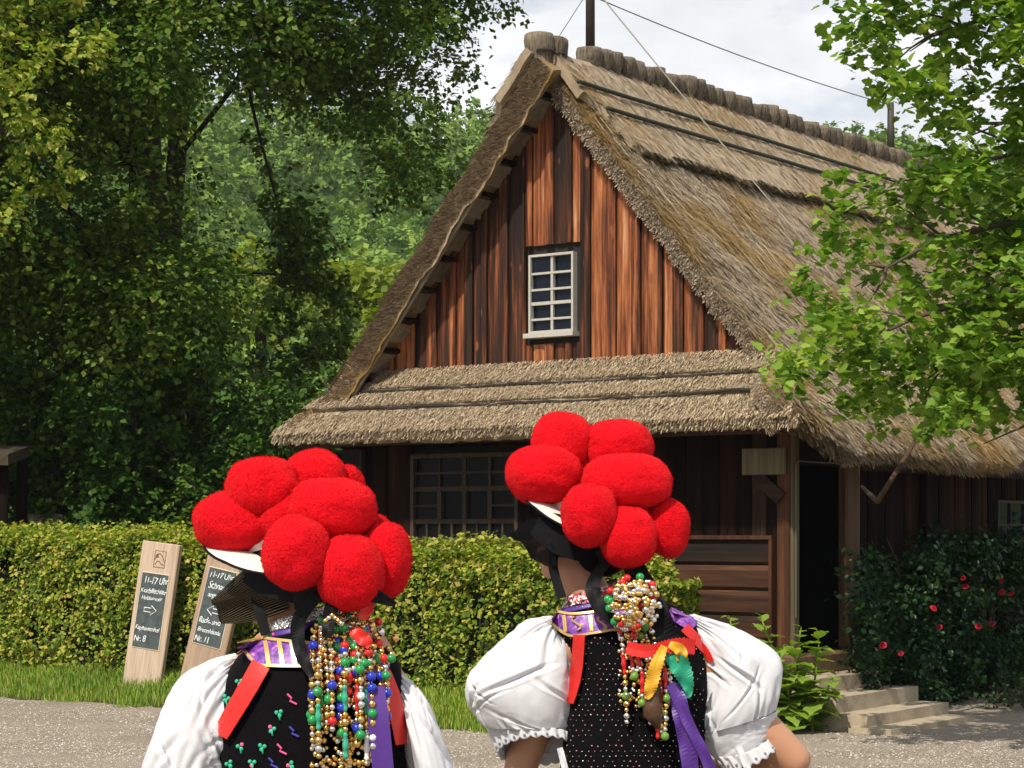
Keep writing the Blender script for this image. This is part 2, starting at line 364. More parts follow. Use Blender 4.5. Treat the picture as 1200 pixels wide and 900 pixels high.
# grass on the bank
def blades(pts, hmin, hmax, w, lean=0.35):
    n = len(pts); pts = np.asarray(pts, np.float32); a = RNG.random(n) * 2 * PI; h = hmin + (hmax - hmin) * RNG.random(n) ** 1.5
    d = np.stack([np.cos(a), np.sin(a), np.zeros(n)], 1); l = np.stack([np.cos(a + 1.3 + RNG.random(n)), np.sin(a + 1.3 + RNG.random(n)), np.zeros(n)], 1) * (lean * RNG.random(n) * h * 1.6)[:, None]
    up = np.array([0, 0, 1.0])
    V = np.stack([pts - d * w, pts + d * w, pts + l * .4 + up * (h * .6)[:, None] + d * w * .8, pts + l * .4 + up * (h * .6)[:, None] - d * w * .8, pts + l + up * h[:, None]], 1)
    o = (np.arange(n) * 5)[:, None, None]
    return V, (o + np.array([(0, 1, 2), (0, 2, 3), (3, 2, 4)])[None]).reshape(-1, 3)
M['grass'] = leaf_mat('grass', [(0.11, 0.22, 0.022), (0.20, 0.34, 0.035), (0.31, 0.42, 0.065), (0.50, 0.46, 0.15)], 0.3, 0.6)
pts = []
while len(pts) < 42000:
    u = random.uniform(-10.5, 0.25); v = random.uniform(-2.45, -1.2)
    if random.random() > sstep(-2.45, -2.12, v + 0.18 * noise.noise((u * 2, v * 2, 5.0))) * (1 - sstep(-0.4, 0.25, u)): continue
    p = hw(u, v); pts.append((p.x, p.y, ground_z(p.x, p.y) - 0.004))
V, Fg = blades(pts, 0.03, 0.11, 0.0042)
pts = []
while len(pts) < 7000:
    u = random.uniform(-10.5, -0.3); v = random.gauss(-1.55, .16)
    if v > -1.2 or noise.noise((u * 1.7, v * 2, 9)) < -.12: continue
    p = hw(u, v); pts.append((p.x, p.y, ground_z(p.x, p.y) - 0.004))
V2, Fg2 = blades(pts, 0.05, 0.16, 0.0055, .7); Fg = np.concatenate([Fg, Fg2 + V.shape[0] * 5]); V = np.concatenate([V, V2])
props(link('grass', np_mesh('grass', V, Fg), M['grass']), 'short sunlit grass on the bank below the hedge', 'grass', kind='stuff')
# ------------------------------------------------------------------ thatched house (local axes: x along the gable front, y along the side)
house = props(empty('thatched_house', (CX, CY, 0), -TH), 'old wooden house with a steep thatched roof and plank gable', 'house')
U0, WL, LEN = -2.5, -5.15, 7.9                         # gable centre, left end of the front wall, length of the house
ZR = 6.05                                              # top of the thatch at the ridge
def z_right(d): return ZR - 1.19 * d
def z_left(d): return ZR - 1.19 * d if d < 2.2 else ZR - 1.19 * 2.2 - 1.02 * (d - 2.2)
PENT_V, PENT_Z, PENT_K = -0.66, 2.62, 0.90
def hip_v(z): return PENT_V + (z - PENT_Z) / PENT_K
RAKE_V = -0.30
def rake_v(sgn): return -0.12 if sgn > 0 else -0.36
# closed dark core of the house, with the door opening left in the side wall
core = empty('wall', parent=house)
mb = MB()
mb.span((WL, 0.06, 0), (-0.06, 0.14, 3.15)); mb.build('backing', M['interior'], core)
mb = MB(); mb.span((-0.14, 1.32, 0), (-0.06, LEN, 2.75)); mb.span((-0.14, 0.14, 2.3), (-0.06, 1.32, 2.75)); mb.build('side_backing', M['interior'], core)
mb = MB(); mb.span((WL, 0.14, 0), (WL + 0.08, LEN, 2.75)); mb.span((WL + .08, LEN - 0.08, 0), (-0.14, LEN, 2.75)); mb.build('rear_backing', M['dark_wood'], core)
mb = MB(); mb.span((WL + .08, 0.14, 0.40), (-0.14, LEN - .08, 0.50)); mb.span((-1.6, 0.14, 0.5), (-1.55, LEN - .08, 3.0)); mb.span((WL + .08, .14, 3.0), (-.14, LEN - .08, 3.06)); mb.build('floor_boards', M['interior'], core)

def plank(parent, mat, x0, x1, z0, z1a, z1b, y, th=0.028, crown=0.010, cut0=None, axis='z', name='plank'):
    """an upright board from x0 to x1, its top cut from z1a to z1b, its face slightly crowned, standing in front of y"""
    n = 5; cx = (x0 + x1) / 2; vs = []; 
    for k in range(n):
        f = k / (n - 1); x = x0 + (x1 - x0) * f; dep = th + crown * (1 - (2 * f - 1) ** 2) - (0.006 if k in (0, n - 1) else 0)
        zt = z1a + (z1b - z1a) * f
        vs += [(x - cx, -dep, z0), (x - cx, -dep, zt), (x - cx, 0, z0), (x - cx, 0, zt)]
    fs = []
    for k in range(n - 1):
        a, b = 4 * k, 4 * k + 4
        fs += [(a, b, b + 1, a + 1), (a + 2, a + 3, b + 3, b + 2), (a + 1, b + 1, b + 3, a + 3), (a, a + 2, b + 2, b)]
    fs += [(0, 1, 3, 2), (4 * n - 4, 4 * n - 2, 4 * n - 1, 4 * n - 3)]
    if axis == 'z':
        o = mesh(name, vs, fs, mat, parent, loc=(cx, y, 0))
    else:
        o = mesh(name, vs, fs, mat, parent)
    return o
# gable front: boards of uneven width under the rakes
gable = MB()
gz = lambda u: ZR - 0.30 - 1.19 * abs(u - U0)
gable.add([(-4.75, 0.02, 3.1), (-0.30, 0.02, 3.1), (U0, 0.02, gz(U0) + .02), (-4.75, 0.05, 3.1), (-0.30, 0.05, 3.1), (U0, 0.05, gz(U0) + .02)],
          [(0, 1, 2), (3, 5, 4), (0, 3, 4, 1), (1, 4, 5, 2), (2, 5, 3, 0)])
gable = gable.build('gable_wall', M['interior'], house)
GW = (on_v(621, 393, 0)[0], on_v(677, 393, 0)[0], on_v(650, 394, 0)[1], on_v(650, 295, 0)[1])
u = -4.72; k = 0
while u < -0.30:
    w = random.choice((0.05, 0.07, 0.10, 0.13)) * random.uniform(0.9, 1.1) if k % 2 == 0 else random.choice((0.11, 0.14, 0.17, 0.20)) * random.uniform(0.9, 1.1)
    a, b = u, min(u + w, -0.29); mid = (a + b) / 2
    z0, zb = 3.16 + random.uniform(-.01, .01), 0
    proud = 0.0 if k % 2 else 0.026
    zl, zr = gz(a) + 0.06, gz(b) + 0.06
    if min(zl, zr) > 3.25:
        if b > GW[0] - 0.03 and a < GW[1] + 0.03:
            # boards cut round the window
            if a < GW[0] - .03 and b > GW[0] - .03: b = GW[0] - .035
            elif a < GW[1] + .03 and b > GW[1] + .03:
                plank(gable, M['gable_wood'], a, GW[1] + .03, z0, GW[2] - .07, GW[2] - .07, 0.018 - proud)
                plank(gable, M['gable_wood'], a, GW[1] + .03, GW[3] + .07, gz(a) + .06, gz(GW[1] + .03) + .06, 0.018 - proud)
                a = GW[1] + .033
            if a >= GW[0] - .04 and b <= GW[1] + .04:
                plank(gable, M['gable_wood'], a + .002, b - .002, z0, GW[2] - .07, GW[2] - .07, 0.018 - proud)
                plank(gable, M['gable_wood'], a + .002, b - .002, GW[3] + .07, gz(a) + .06, gz(b) + .06, 0.018 - proud)
                u = max(b, u + 0.012); k += 1; continue
        if b - a > 0.02: plank(gable, M['gable_wood'], a + .002, b - .002, z0, gz(a) + .06, gz(b) + .06, 0.018 - proud)
    u = max(b, u + 0.02) if b > u else u + w; k += 1
def window(parent, u0, u1, z0, z1, y, xs, rows, fm, gm, thick=0.035, thin=0.018, sill=None, name='window', mids=()):
    """frame, glazing bars and one pane per opening; xs and rows are the inner bar positions (0..1); rows may be a function of the column"""
    w = empty(name, parent=parent)
    mb = MB()
    mb.span((u0 - thick, y - .05, z0 - thick), (u0, y + .02, z1 + thick)); mb.span((u1, y - .05, z0 - thick), (u1 + thick, y + .02, z1 + thick))
    mb.span((u0, y - .048, z1), (u1, y + .02, z1 + thick)); mb.span((u0, y - .048, z0 - thick), (u1, y + .02, z0))
    mb.build('frame', fm, w)
    W, Hh = u1 - u0, z1 - z0
    for (ax, a, b, c, th) in mids:                    # bars: ('v', x, z0, z1, width) or ('h', z, x0, x1, width)
        m2 = MB()
        if ax == 'v': m2.span((u0 + a * W - th / 2, y - .030, z0 + b * Hh), (u0 + a * W + th / 2, y + .012, z0 + c * Hh))
        else: m2.span((u0 + b * W, y - .034, z0 + a * Hh - th / 2), (u0 + c * W, y + .012, z0 + a * Hh + th / 2))
        m2.build('glazing_bar', fm, w)
    for (a, b, c, d) in rows:
        m2 = MB(); m2.span((u0 + a * W, y - .004, z0 + c * Hh), (u0 + b * W, y + .002, z0 + d * Hh)); o = m2.build('pane', gm, w)
        o.rotation_euler = (random.uniform(-.004, .004), 0, random.uniform(-.004, .004))
    if sill:
        m2 = MB(); m2.span((u0 - sill, y - .10, z0 - thick - .045), (u1 + sill, y + .02, z0 - thick - .002)); m2.build('sill', fm, w)
    return w
g0, g1, gza, gzb = GW[0] + .04, GW[1] - .04, GW[2] + .055, GW[3] - .04
zz = [0.0, 0.155, 0.37, 0.555, 0.775, 1.0]
window(house, g0, g1, gza, gzb, 0.0, None, [(a, a + .5, zz[i], zz[i + 1]) for a in (0, .5) for i in range(5)], M['frame_white'], M['glass'],
       thick=0.022, sill=0.05, mids=[('v', .5, 0, 1, .026)] + [('h', z, 0, 1, .020 if i != 1 else .03) for i, z in enumerate(zz[1:-1])])
# ledge under the gable boards
mb = MB(); mb.span((-4.85, -0.075, 3.155), (-0.2, 0.03, 3.195)); o = mb.build('ledge', M['grey_wood_x'], house); bevel(o, .008)

# front wall below the pent roof
front = empty('front_wall', parent=house)
FW = (on_v(488, 600, 0)[0], on_v(606, 600, 0)[0], on_v(550, 630, 0)[1], on_v(550, 536, 0)[1])
u = WL; k = 0
def fz(a): return 3.05
SW = (on_v(398, 600, 0)[0], on_v(424, 600, 0)[0], on_v(410, 565, 0)[1], on_v(410, 531, 0)[1])
PANEL_U = on_v(905, 600, 0)[0]
while u < -0.12:
    w = random.uniform(0.14, 0.24); b = min(u + w, -0.12); mid = (u + b) / 2; pr = 0.012 if k % 2 else 0.0
    if FW[0] - .09 < mid < FW[1] + .09:
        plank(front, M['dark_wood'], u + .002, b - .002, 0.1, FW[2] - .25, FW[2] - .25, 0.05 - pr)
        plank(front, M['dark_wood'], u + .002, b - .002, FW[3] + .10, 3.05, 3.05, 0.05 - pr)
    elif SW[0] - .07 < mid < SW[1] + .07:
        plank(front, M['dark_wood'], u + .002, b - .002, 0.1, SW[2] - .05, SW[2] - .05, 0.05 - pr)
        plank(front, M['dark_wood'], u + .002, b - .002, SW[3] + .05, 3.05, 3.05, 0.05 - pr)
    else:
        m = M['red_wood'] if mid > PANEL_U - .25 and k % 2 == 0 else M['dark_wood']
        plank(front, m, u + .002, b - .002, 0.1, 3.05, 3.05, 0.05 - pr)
    u = b; k += 1
# beams of the front frame
def beam(a, b, mat, name='beam', parent=None, bw=.012):
    mb = MB(); mb.span(a, b); o = mb.build(name, mat, parent or house); bevel(o, bw); return o
beam((WL - .02, -.05, 2.62), (.02, .06, 2.80), M['dark_wood_x'])
beam((FW[0] - .50, -.06, FW[2] - .22), (FW[1] + .9, .04, FW[2] - .04), M['dark_wood_x'])
beam((FW[0] - .19, -.052, .1), (FW[0] - .045, .04, 2.62), M['dark_wood']); beam((FW[1] + .05, -.052, FW[2] - .03), (FW[1] + .19, .04, 2.62), M['dark_wood'])
beam((FW[0] - .52, -.045, .1), (FW[0] - .36, .04, 2.62), M['dark_wood'])
Z = [0, .205, .61, .81, 1.0]
pn = []; br = [('h', .205, 0, 1, .045), ('h', .61, 0, 1, .045), ('v', .5, 0, 1, .045), ('h', .81, 0, 1, .022)]
for i in range(4):
    pn += [(i / 4, i / 4 + .25, .81, 1), (i / 4, i / 4 + .25, .61, .81)]
    if i in (0, 3): pn += [(i / 4, i / 4 + .25, .205, .40), (i / 4, i / 4 + .25, .40, .61)]
    else: pn += [(i / 4, i / 4 + .25, .205, .61)]
    pn += [(i / 4, i / 4 + .125, 0, .205), (i / 4 + .125, i / 4 + .25, 0, .205)]
br += [('v', .25, .205, .61, .05), ('v', .75, .205, .61, .05), ('v', .25, .61, 1, .022), ('v', .75, .61, 1, .022), ('h', .40, 0, .25, .022), ('h', .40, .75, 1, .022)]
br += [('v', x, 0, .205, .024) for x in (.125, .25, .375, .625, .75, .875)]
window(house, FW[0], FW[1], FW[2], FW[3], 0.0, None, pn, M['frame_brown'], M['old_glass'], thick=.04, mids=br)
window(house, SW[0], SW[1], SW[2], SW[3], 0.01, None, [(0, 1, 0, .5), (0, 1, .5, 1)], M['frame_brown'], M['old_glass'], thick=.03, mids=[('h', .5, 0, 1, .025)])
# corner post, the lower panel of lying boards, the blank name board and the small slanting board
beam((-.14, -.03, .3), (-.012, .07, 2.62), M['red_wood'], 'corner_post')
pan = empty('lower_panel', parent=house)
pz1 = on_v(850, 632, -.03)[1]; pu0 = on_v(760, 680, -.03)[0]; pu1 = PANEL_U
n = 6; hz = (pz1 - .25) / n
for i in range(n):
    z0 = .25 + i * hz
    L = pu1 - pu0
    vs = []
    for zf, dep in ((0, .028), (.12, .046), (.8, .040), (1, .022)):
        zq = z0 + hz * (zf * .97); vs += [(-L / 2, -dep, zq), (L / 2, -dep, zq), (-L / 2, 0, zq), (L / 2, 0, zq)]
    fs = [(0, 1, 3, 2), (12, 14, 15, 13)]
    for q in range(3): a = 4 * q; fs += [(a, a + 4, a + 5, a + 1), (a + 2, a + 3, a + 7, a + 6), (a, a + 2, a + 6, a + 4), (a + 1, a + 5, a + 7, a + 3)]
    mesh('board', vs, fs, M['dark_wood_x'], pan, loc=((pu0 + pu1) / 2, -.002, 0))
mb = MB(); mb.span((pu0, -.075, pz1), (pu1 + .03, 0, pz1 + .035)); mb.span((pu1, -.07, .2), (pu1 + .03, 0, pz1)); mb.build('rim', M['red_wood'], pan)
a = on_v(871, 526, -.06); b = on_v(921, 556, -.06)
mb = MB(); mb.span((a[0], -.085, b[1]), (b[0], -.055, a[1])); o = mb.build('name_board', M['jamb_wood'], house); bevel(o, .004)
a = on_v(892, 562, -.05); b = on_v(914, 584, -.05)
mb = MB(); mb.box(((a[0] + b[0]) / 2, -.06, (a[1] + b[1]) / 2), (.27, .02, .12), Matrix.Rotation(math.radians(38), 3, 'Y')); mb.build('slanting_board', M['dark_wood_x'], house)

# side wall with the doorway, posts, threshold and steps
side = empty('side_wall', parent=house)
def side_plank(v0, v1, z0, z1, mat, pr=0.0):
    o = plank(side, mat, -(v1 - v0) / 2 + .002, (v1 - v0) / 2 - .002, z0, z1, z1, 0); o.location = (-0.06 + pr, (v0 + v1) / 2, 0); o.rotation_euler = (0, 0, PI / 2)
DV0, DV1 = 0.10, 0.93
SWv = (on_u(1168, 600, 0)[0], on_u(1215, 600, 0)[0], on_u(1185, 640, 0)[1], on_u(1185, 590, 0)[1])
v = 1.32; k = 0
while v < LEN:
    w = random.uniform(.15, .24); b = min(v + w, LEN); mid = (v + b) / 2
    if SWv[0] - .05 < mid < SWv[1] + .05:
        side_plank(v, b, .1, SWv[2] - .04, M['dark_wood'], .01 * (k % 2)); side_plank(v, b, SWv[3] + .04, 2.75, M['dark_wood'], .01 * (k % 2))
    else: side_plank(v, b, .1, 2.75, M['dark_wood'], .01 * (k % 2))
    v = b; k += 1
w = window(house, -(SWv[1] - SWv[0]) / 2, (SWv[1] - SWv[0]) / 2, SWv[2], SWv[3], 0.0, None, [(i / 3, i / 3 + 1 / 3, 0, 1) for i in range(3)], M['frame_brown'], M['glass'], thick=.03,
           mids=[('v', 1 / 3, 0, 1, .02), ('v', 2 / 3, 0, 1, .02), ('h', .5, 0, 1, .02)])
w.location = (-.02, (SWv[0] + SWv[1]) / 2, 0); w.rotation_euler = (0, 0, PI / 2)
DZ0 = 0.52; DZ1 = on_u(960, 546, 0)[1]
door = empty('door_frame', parent=house)
beam((-.14, -.01, DZ0 + .06), (.02, DV0, DZ1 + .25), M['jamb_wood'], 'jamb', door)
beam((-.045, DV1, DZ0 + .06), (.055, DV1 + .27, DZ1 + .4), M['post_wood'], 'post', door, .02)
beam((-.12, DV0, DZ1), (.015, DV1, DZ1 + .22), M['dark_wood'], 'lintel', door)
mb = MB(); mb.tube([(.035, .0, .9), (.035, .0, DZ1 + .005), (.035, .02, DZ1 + .03), (.035, DV1, DZ1 + .03)], .008, 6); mb.build('cable', M['cable'], door)
o = beam((-.14, -.08, DZ0 - .13), (.07, DV1 + .62, DZ0 + .06), M['post_wood'], 'threshold', door, .025)
beam((-.02, 2.62, .2), (.05, 2.76, 2.7), M['dark_wood'], 'post'); beam((-.03, 1.30, 2.2), (.04, LEN, 2.36), M['dark_wood_x'], 'beam')
# steps: each sandstone block is a stone of the flight
steps = props(empty('stone_steps', hw(0, 0, 0), -TH), 'four worn sandstone steps leading down from the dark doorway', 'steps')
def step_from(pts_left, pts_right, top_y):
    pass
spec = [(0.07, 0.36, 0.40, -0.20, 1.00), (0.28, 0.66, 0.27, -0.48, 1.12), (0.56, 0.96, 0.14, -0.52, 1.10), (0.84, 1.22, 0.045, -0.60, 1.02)]
for i, (a, b, zt, v0, v1) in enumerate(spec):
    zb = -.02 - .004 * i
    bm = bmesh.new(); nx, ny = 6, 12
    bmesh.ops.create_cube(bm, size=1.0); bmesh.ops.subdivide_edges(bm, edges=bm.edges[:], cuts=5, use_grid_fill=True)
    for q in bm.verts:
        q.co = Vector((q.co.x * (b - a), q.co.y * (v1 - v0), q.co.z * (zt - zb)))
        q.co += Vector(noise.noise_vector(q.co * 5 + Vector((i * 9, 0, 0)))) * 0.0035
    me = bpy.data.meshes.new('step'); bm.to_mesh(me); bm.free()
    o = link('step', me, M['sandstone'], steps, loc=((a + b) / 2, (v0 + v1) / 2, (zt + zb) / 2))
    o.rotation_euler = (random.uniform(-.004, .004), random.uniform(-.004, .004), random.uniform(-.008, .008))

# ---- thatch
roof = empty('thatch_roof', parent=house)
def slab(name, top, normals, thick, nu_, nv_, mat, parent, uvs, smooth=True):
    """a grid of top points (nu_ x nv_) given a thickness along the normals, closed at the sides"""
    V = [Vector(p) for p in top] + [Vector(p) - Vector(nn) * th for p, nn, th in zip(top, normals, thick)]
    n = nu_ * nv_; F = []; UV = []
    def q(a, b, c, d): F.append((a, b, c, d))
    for i in range(nu_ - 1):
        for j in range(nv_ - 1):
            a = i * nv_ + j; q(a, a + 1, a + nv_ + 1, a + nv_); q(n + a, n + a + nv_, n + a + nv_ + 1, n + a + 1)
    for i in range(nu_ - 1):
        a = i * nv_; q(a, a + nv_, n + a + nv_, n + a); a = i * nv_ + nv_ - 1; q(a, n + a, n + a + nv_, a + nv_)
    for j in range(nv_ - 1):
        a = j; q(a, n + a, n + a + 1, a + 1); a = (nu_ - 1) * nv_ + j; q(a, a + 1, n + a + 1, n + a)
    me = bpy.data.meshes.new(name); me.from_pydata([tuple(v) for v in V], [], F)
    uvl = me.uv_layers.new(name='UVMap'); lo = np.empty(len(me.loops), np.int32); me.loops.foreach_get('vertex_index', lo)
    uva = np.array(list(uvs) + [(a + .13, b + (.07 if k % nv_ else .3)) for k, (a, b) in enumerate(uvs)], np.float32); uvl.data.foreach_set('uv', uva[lo].ravel())
    me.update()
    o = link(name, me, mat, parent)
    return o, V
def lumps(p, a=0.04): return a * noise.noise(Vector(p) * 2.2) + a * .7 * noise.noise(Vector(p) * 7.0) + a * .4 * noise.noise(Vector(p) * 19.0)
def dmax_r(v): return 3.06 - 0.26 * (1 - sstep(-0.62, 0.15, v)) - 0.02 * math.sin(v * 1.7)
def main_slope(side_sign):
    NI, NJ = 90, 130; top = []; nor = []; th = []; uv = []
    zf = z_right if side_sign > 0 else z_left
    for i in range(NI):
        f = i / (NI - 1)
        for j in range(NJ):
            g = (j / (NJ - 1)) ** 1.35
            d = f * (3.06 if side_sign > 0 else 2.98)
            vf = min(rake_v(side_sign), max(PENT_V, hip_v(zf(d))))
            v = vf + (8.35 - vf) * g
            if side_sign > 0: d = f * dmax_r(v)
            else: d = f * (2.98 - .12 * (1 - sstep(-.62, 0.0, v)))
            slope = -1.19 if d < 2.2 or side_sign > 0 else -1.02
            nn = Vector((-slope * side_sign, 0, 1)).normalized()
            p = Vector((U0 + side_sign * d, v, zf(d)))
            edge = min(1, (v - vf) / .12) * .5 + .5
            rr = 0.085 * (1 - min(1, (v - vf) / .20)) ** 2 + (0.05 * max(0, (f - .97) / .03) ** 2)
            p = p + nn * (lumps(p) - rr)
            p.y += 0.02 * noise.noise(p * 9) if j == 0 else 0
            top.append(p); nor.append(nn); th.append((0.17 if side_sign > 0 else 0.22) * (1 - .8 * rr / .17 if side_sign > 0 and f < .9 else 1) * (1 if f < .9 else 1 - .25 * (f - .9) / .1)); uv.append((v, d * 1.55))
    return slab('slope', top, nor, th, NI, NJ, M['thatch'], roof, uv)
slope_r, VR = main_slope(1); slope_l, VL = main_slope(-1)
for o in (slope_r, slope_l): o['label'] = 'weathered brown thatch slope with mossy orange patches' if o is slope_r else 'left thatch slope of the house'
# pent roof across the front in three courses, each lapping over the next
pent = empty('pent_roof', parent=house)
courses = [(0.00, 0.36), (0.31, 0.64), (0.59, 1.0)]        # fraction from the ledge down to the eave
PL = (PENT_Z + 0.66 * PENT_K)
for ci, (f0, f1) in enumerate(courses):
    NI, NJ = 14, 120; top = []; nor = []; th = []; uv = []
    nn = Vector((0, -PENT_K, 1)).normalized()
    for i in range(NI):
        f = f0 + (f1 - f0) * i / (NI - 1)
        v = 0.0 + (PENT_V - 0.0) * f; z = PL + (PENT_Z - PL) * f
        ur = U0 + (ZR - z) / 1.19 - (.03 if ci == 2 else .10); ul = U0 - (2.2 + (ZR - 1.19 * 2.2 - z) / 1.02) + (.03 if ci == 2 else .10)
        for j in range(NJ):
            uq = ul + (ur - ul) * j / (NJ - 1)
            sag = 0.028 * math.sin(uq * 1.1 + ci) * f + 0.012 * noise.noise((uq * 3, ci * 5, 0))
            p = Vector((uq, v, z)) + nn * (lumps((uq, v * 2, z + ci), 0.018) + (0.055, 0.038, 0.0)[ci] * (0.3 + .7 * i / (NI - 1)) - 0.02)
            if i == NI - 1: p += Vector((0, -.8, -1)).normalized() * (.018 * noise.noise((uq * 14, ci, 2)) + .01 * noise.noise((uq * 40, ci, 7)))
            p.z += sag * .5
            top.append(p); nor.append(nn); th.append(.06 if ci < 2 else .15); uv.append((uq, f * 0.9 + ci * 3.3))
    o, vv_ = slab('course', top, nor, th, NI, NJ, M['thatch_pent'], pent, uv)
    if ci < 2:      # the dark binding rod in the step between two courses
        row = [vv_[(NI - 1) * NJ + j] for j in range(6 + 3 * ci, NJ - 4, 3)]
        mb = MB(); mb.tube([p + Vector((0, -.015, -.012)) for p in row], [.013 * (1 + .5 * noise.noise(p * 4)) for p in row], 6); mb.build('binding_rod', M['rod_dark'], pent)
# soffit of the pent roof
mb = MB(); mb.add([(WL - .1, -.02, 2.84), (.1, -.02, 2.84), (.2, PENT_V + .10, 2.50), (WL - .16, PENT_V + .10, 2.50)], [(0, 1, 2, 3)])
mb.build('soffit', M['red_wood'], pent)
mb = MB(); mb.span((WL - .22, PENT_V + .12, 2.47), (.22, PENT_V + .17, 2.52)); mb.build('eave_batten', M['red_wood'], pent)

# straw strands laid over the thatch
def strands(name, mat, parent, items, wmin=.004, wmax=.009):
    """items: (point, direction, up, length)"""
    n = len(items); P_ = np.array([tuple(i[0]) for i in items]); D = np.array([tuple(i[1]) for i in items]); Up = np.array([tuple(i[2]) for i in items]); L = np.array([i[3] for i in items])
    S = np.cross(D, Up); S /= np.linalg.norm(S, axis=1)[:, None] + 1e-9; w = (wmin + (wmax - wmin) * RNG.random(n))[:, None]
    lift = (0.006 + 0.028 * RNG.random(n) ** 2)[:, None]
    A = P_ + Up * .002; B = P_ + D * (L * .55)[:, None] + Up * lift * .8; T = P_ + D * L[:, None] + Up * lift
    V = np.stack([A - S * w, A + S * w, B + S * w * .9, B - S * w * .9, T + S * w * .5, T - S * w * .5], 1)
    o = (np.arange(n) * 6)[:, None, None]
    Fs = (o + np.array([(0, 1, 2, 3), (3, 2, 4, 5)])[None]).reshape(-1, 4)
    ob = link(name, np_mesh(name, V, Fs), mat, parent); ob['kind'] = 'stuff'; return ob
def surf_items(Vt, ni, nj, count, down, nn, lmin, lmax, jit, jlim=None):
    it = []; nn = Vector(nn).normalized(); down = Vector(down).normalized(); sidev = down.cross(nn)
    for _ in range(count):
        i = random.random() * (ni - 1.01); jm = (jlim or nj) - 1.01; j = random.random() * jm
        i0, j0 = int(i), int(j); fi, fj = i - i0, j - j0
        p = (Vt[i0 * nj + j0] * (1 - fi) + Vt[(i0 + 1) * nj + j0] * fi) * (1 - fj) + (Vt[i0 * nj + j0 + 1] * (1 - fi) + Vt[(i0 + 1) * nj + j0 + 1] * fi) * fj
        a = random.gauss(0, jit); d = down * math.cos(a) + sidev * math.sin(a)
        it.append((p + nn * .002, d, nn, random.uniform(lmin, lmax)))
    return it
dn_r = Vector((1, 0, -1.19)).normalized(); n_r = Vector((1.19, 0, 1)).normalized()
# grid in v is denser at the front, so weight the draw by width
it = surf_items(VR, 90, 130, 80000, dn_r, n_r, .03, .13, .25)
strands('straw', M['straw'], roof, it, .0025, .006)
it = []
for _ in range(300):                                       # long stray stalks that slid out of the thatch
    d_ = random.uniform(.5, 2.9); v_ = random.uniform(-.2, 6.0); p = Vector((U0 + d_, v_, z_right(d_))) + n_r * .03
    a = random.gauss(0.0, .14); dd = dn_r * math.cos(a) + dn_r.cross(n_r) * math.sin(a); it.append((p, dd, n_r, random.uniform(.12, .38)))
t = NT('stray_straw'); t.P(Base_Color=t.ramp(t.island(), [(0, (.34, .27, .17)), (1, (.66, .56, .38))]), Roughness=.7); M['stray'] = t.m
strands('stray_straw', M['stray'], roof, it, .004, .007)
dn_l = Vector((-1, 0, -1.19)).normalized(); n_l = Vector((-1.19, 0, 1)).normalized()
strands('straw', M['straw_grey'], roof, surf_items(VL, 90, 130, 7000, dn_l, n_l, .05, .2, .25, jlim=40))
# cut straw ends bristling out of the two rakes
it = []
for sgn, Vt in ((1, VR), (-1, VL)):
    nn = n_r if sgn > 0 else n_l; dn = dn_r if sgn > 0 else dn_l
    for _ in range(11000):
        i = random.random() * 88.9; i0 = int(i); fi = i - i0
        p = Vt[i0 * 130] * (1 - fi) + Vt[(i0 + 1) * 130] * fi - nn * (random.random() * (.13 if sgn > 0 else .20))
        d = (Vector((0, -1, 0)) * random.uniform(.35, 1) + dn * random.uniform(.1, .9) + Vector((random.gauss(0, .2),) * 3)).normalized()
        it.append((p, d, nn if random.random() < .5 else dn.cross(d).normalized(), random.uniform(.015, .045 if sgn > 0 else .075) if i < 68 else random.uniform(.008, .022)))
strands('rake_straw', M['straw_grey'], roof, it, .0025, .0055)
# pent strands and eave fringes
it = []; npn = Vector((0, -PENT_K, 1)).normalized(); dpn = Vector((0, -1, -PENT_K)).normalized()
for _ in range(34000):
    f = random.random(); uq = random.uniform(WL - .28, .35); v = PENT_V * f; z = PL + (PENT_Z - PL) * f
    if uq > U0 + (ZR - z) / 1.19 or uq < U0 - (2.2 + (ZR - 1.19 * 2.2 - z) / 1.02): continue
    lift = .045 if f < .33 else .025 if f < .62 else .0
    a = random.gauss(0.12, .22); d = dpn * math.cos(a) + Vector((1, 0, 0)) * math.sin(a)
    if any(abs(f - q) < .02 for q in (.36, .64)): continue
    L = random.uniform(.03, .09)
    for q in (.36, .64):
        if f < q < f + L / .9: L = max(.02, (q - f) * .8)
    it.append((Vector((uq, v, z)) + npn * lift, d, npn, L))
for _ in range(5000):
    uq = random.uniform(WL - .30, .40); p = Vector((uq, PENT_V + random.uniform(0, .05), PENT_Z - random.uniform(.0, .09)))
    d = (dpn + Vector((random.gauss(.1, .3), random.gauss(0, .15), random.gauss(-.2, .3)))).normalized(); it.append((p, d, npn, random.uniform(.02, .075)))
strands('pent_straw', M['straw_pent'], pent, it, .002, .0045)
it = []
for _ in range(9000):
    j = random.random() ** 1.2 * 128; j0 = int(j); fj = j - j0
    p = VR[89 * 130 + j0] * (1 - fj) + VR[89 * 130 + j0 + 1] * fj - n_r * random.random() * .17
    d = (dn_r + Vector((random.gauss(0, .2), random.gauss(0, .3), random.gauss(-.15, .2)))).normalized(); it.append((p, d, n_r, random.uniform(.03, .11)))
strands('eave_straw', M['straw'], roof, it, .004, .008)

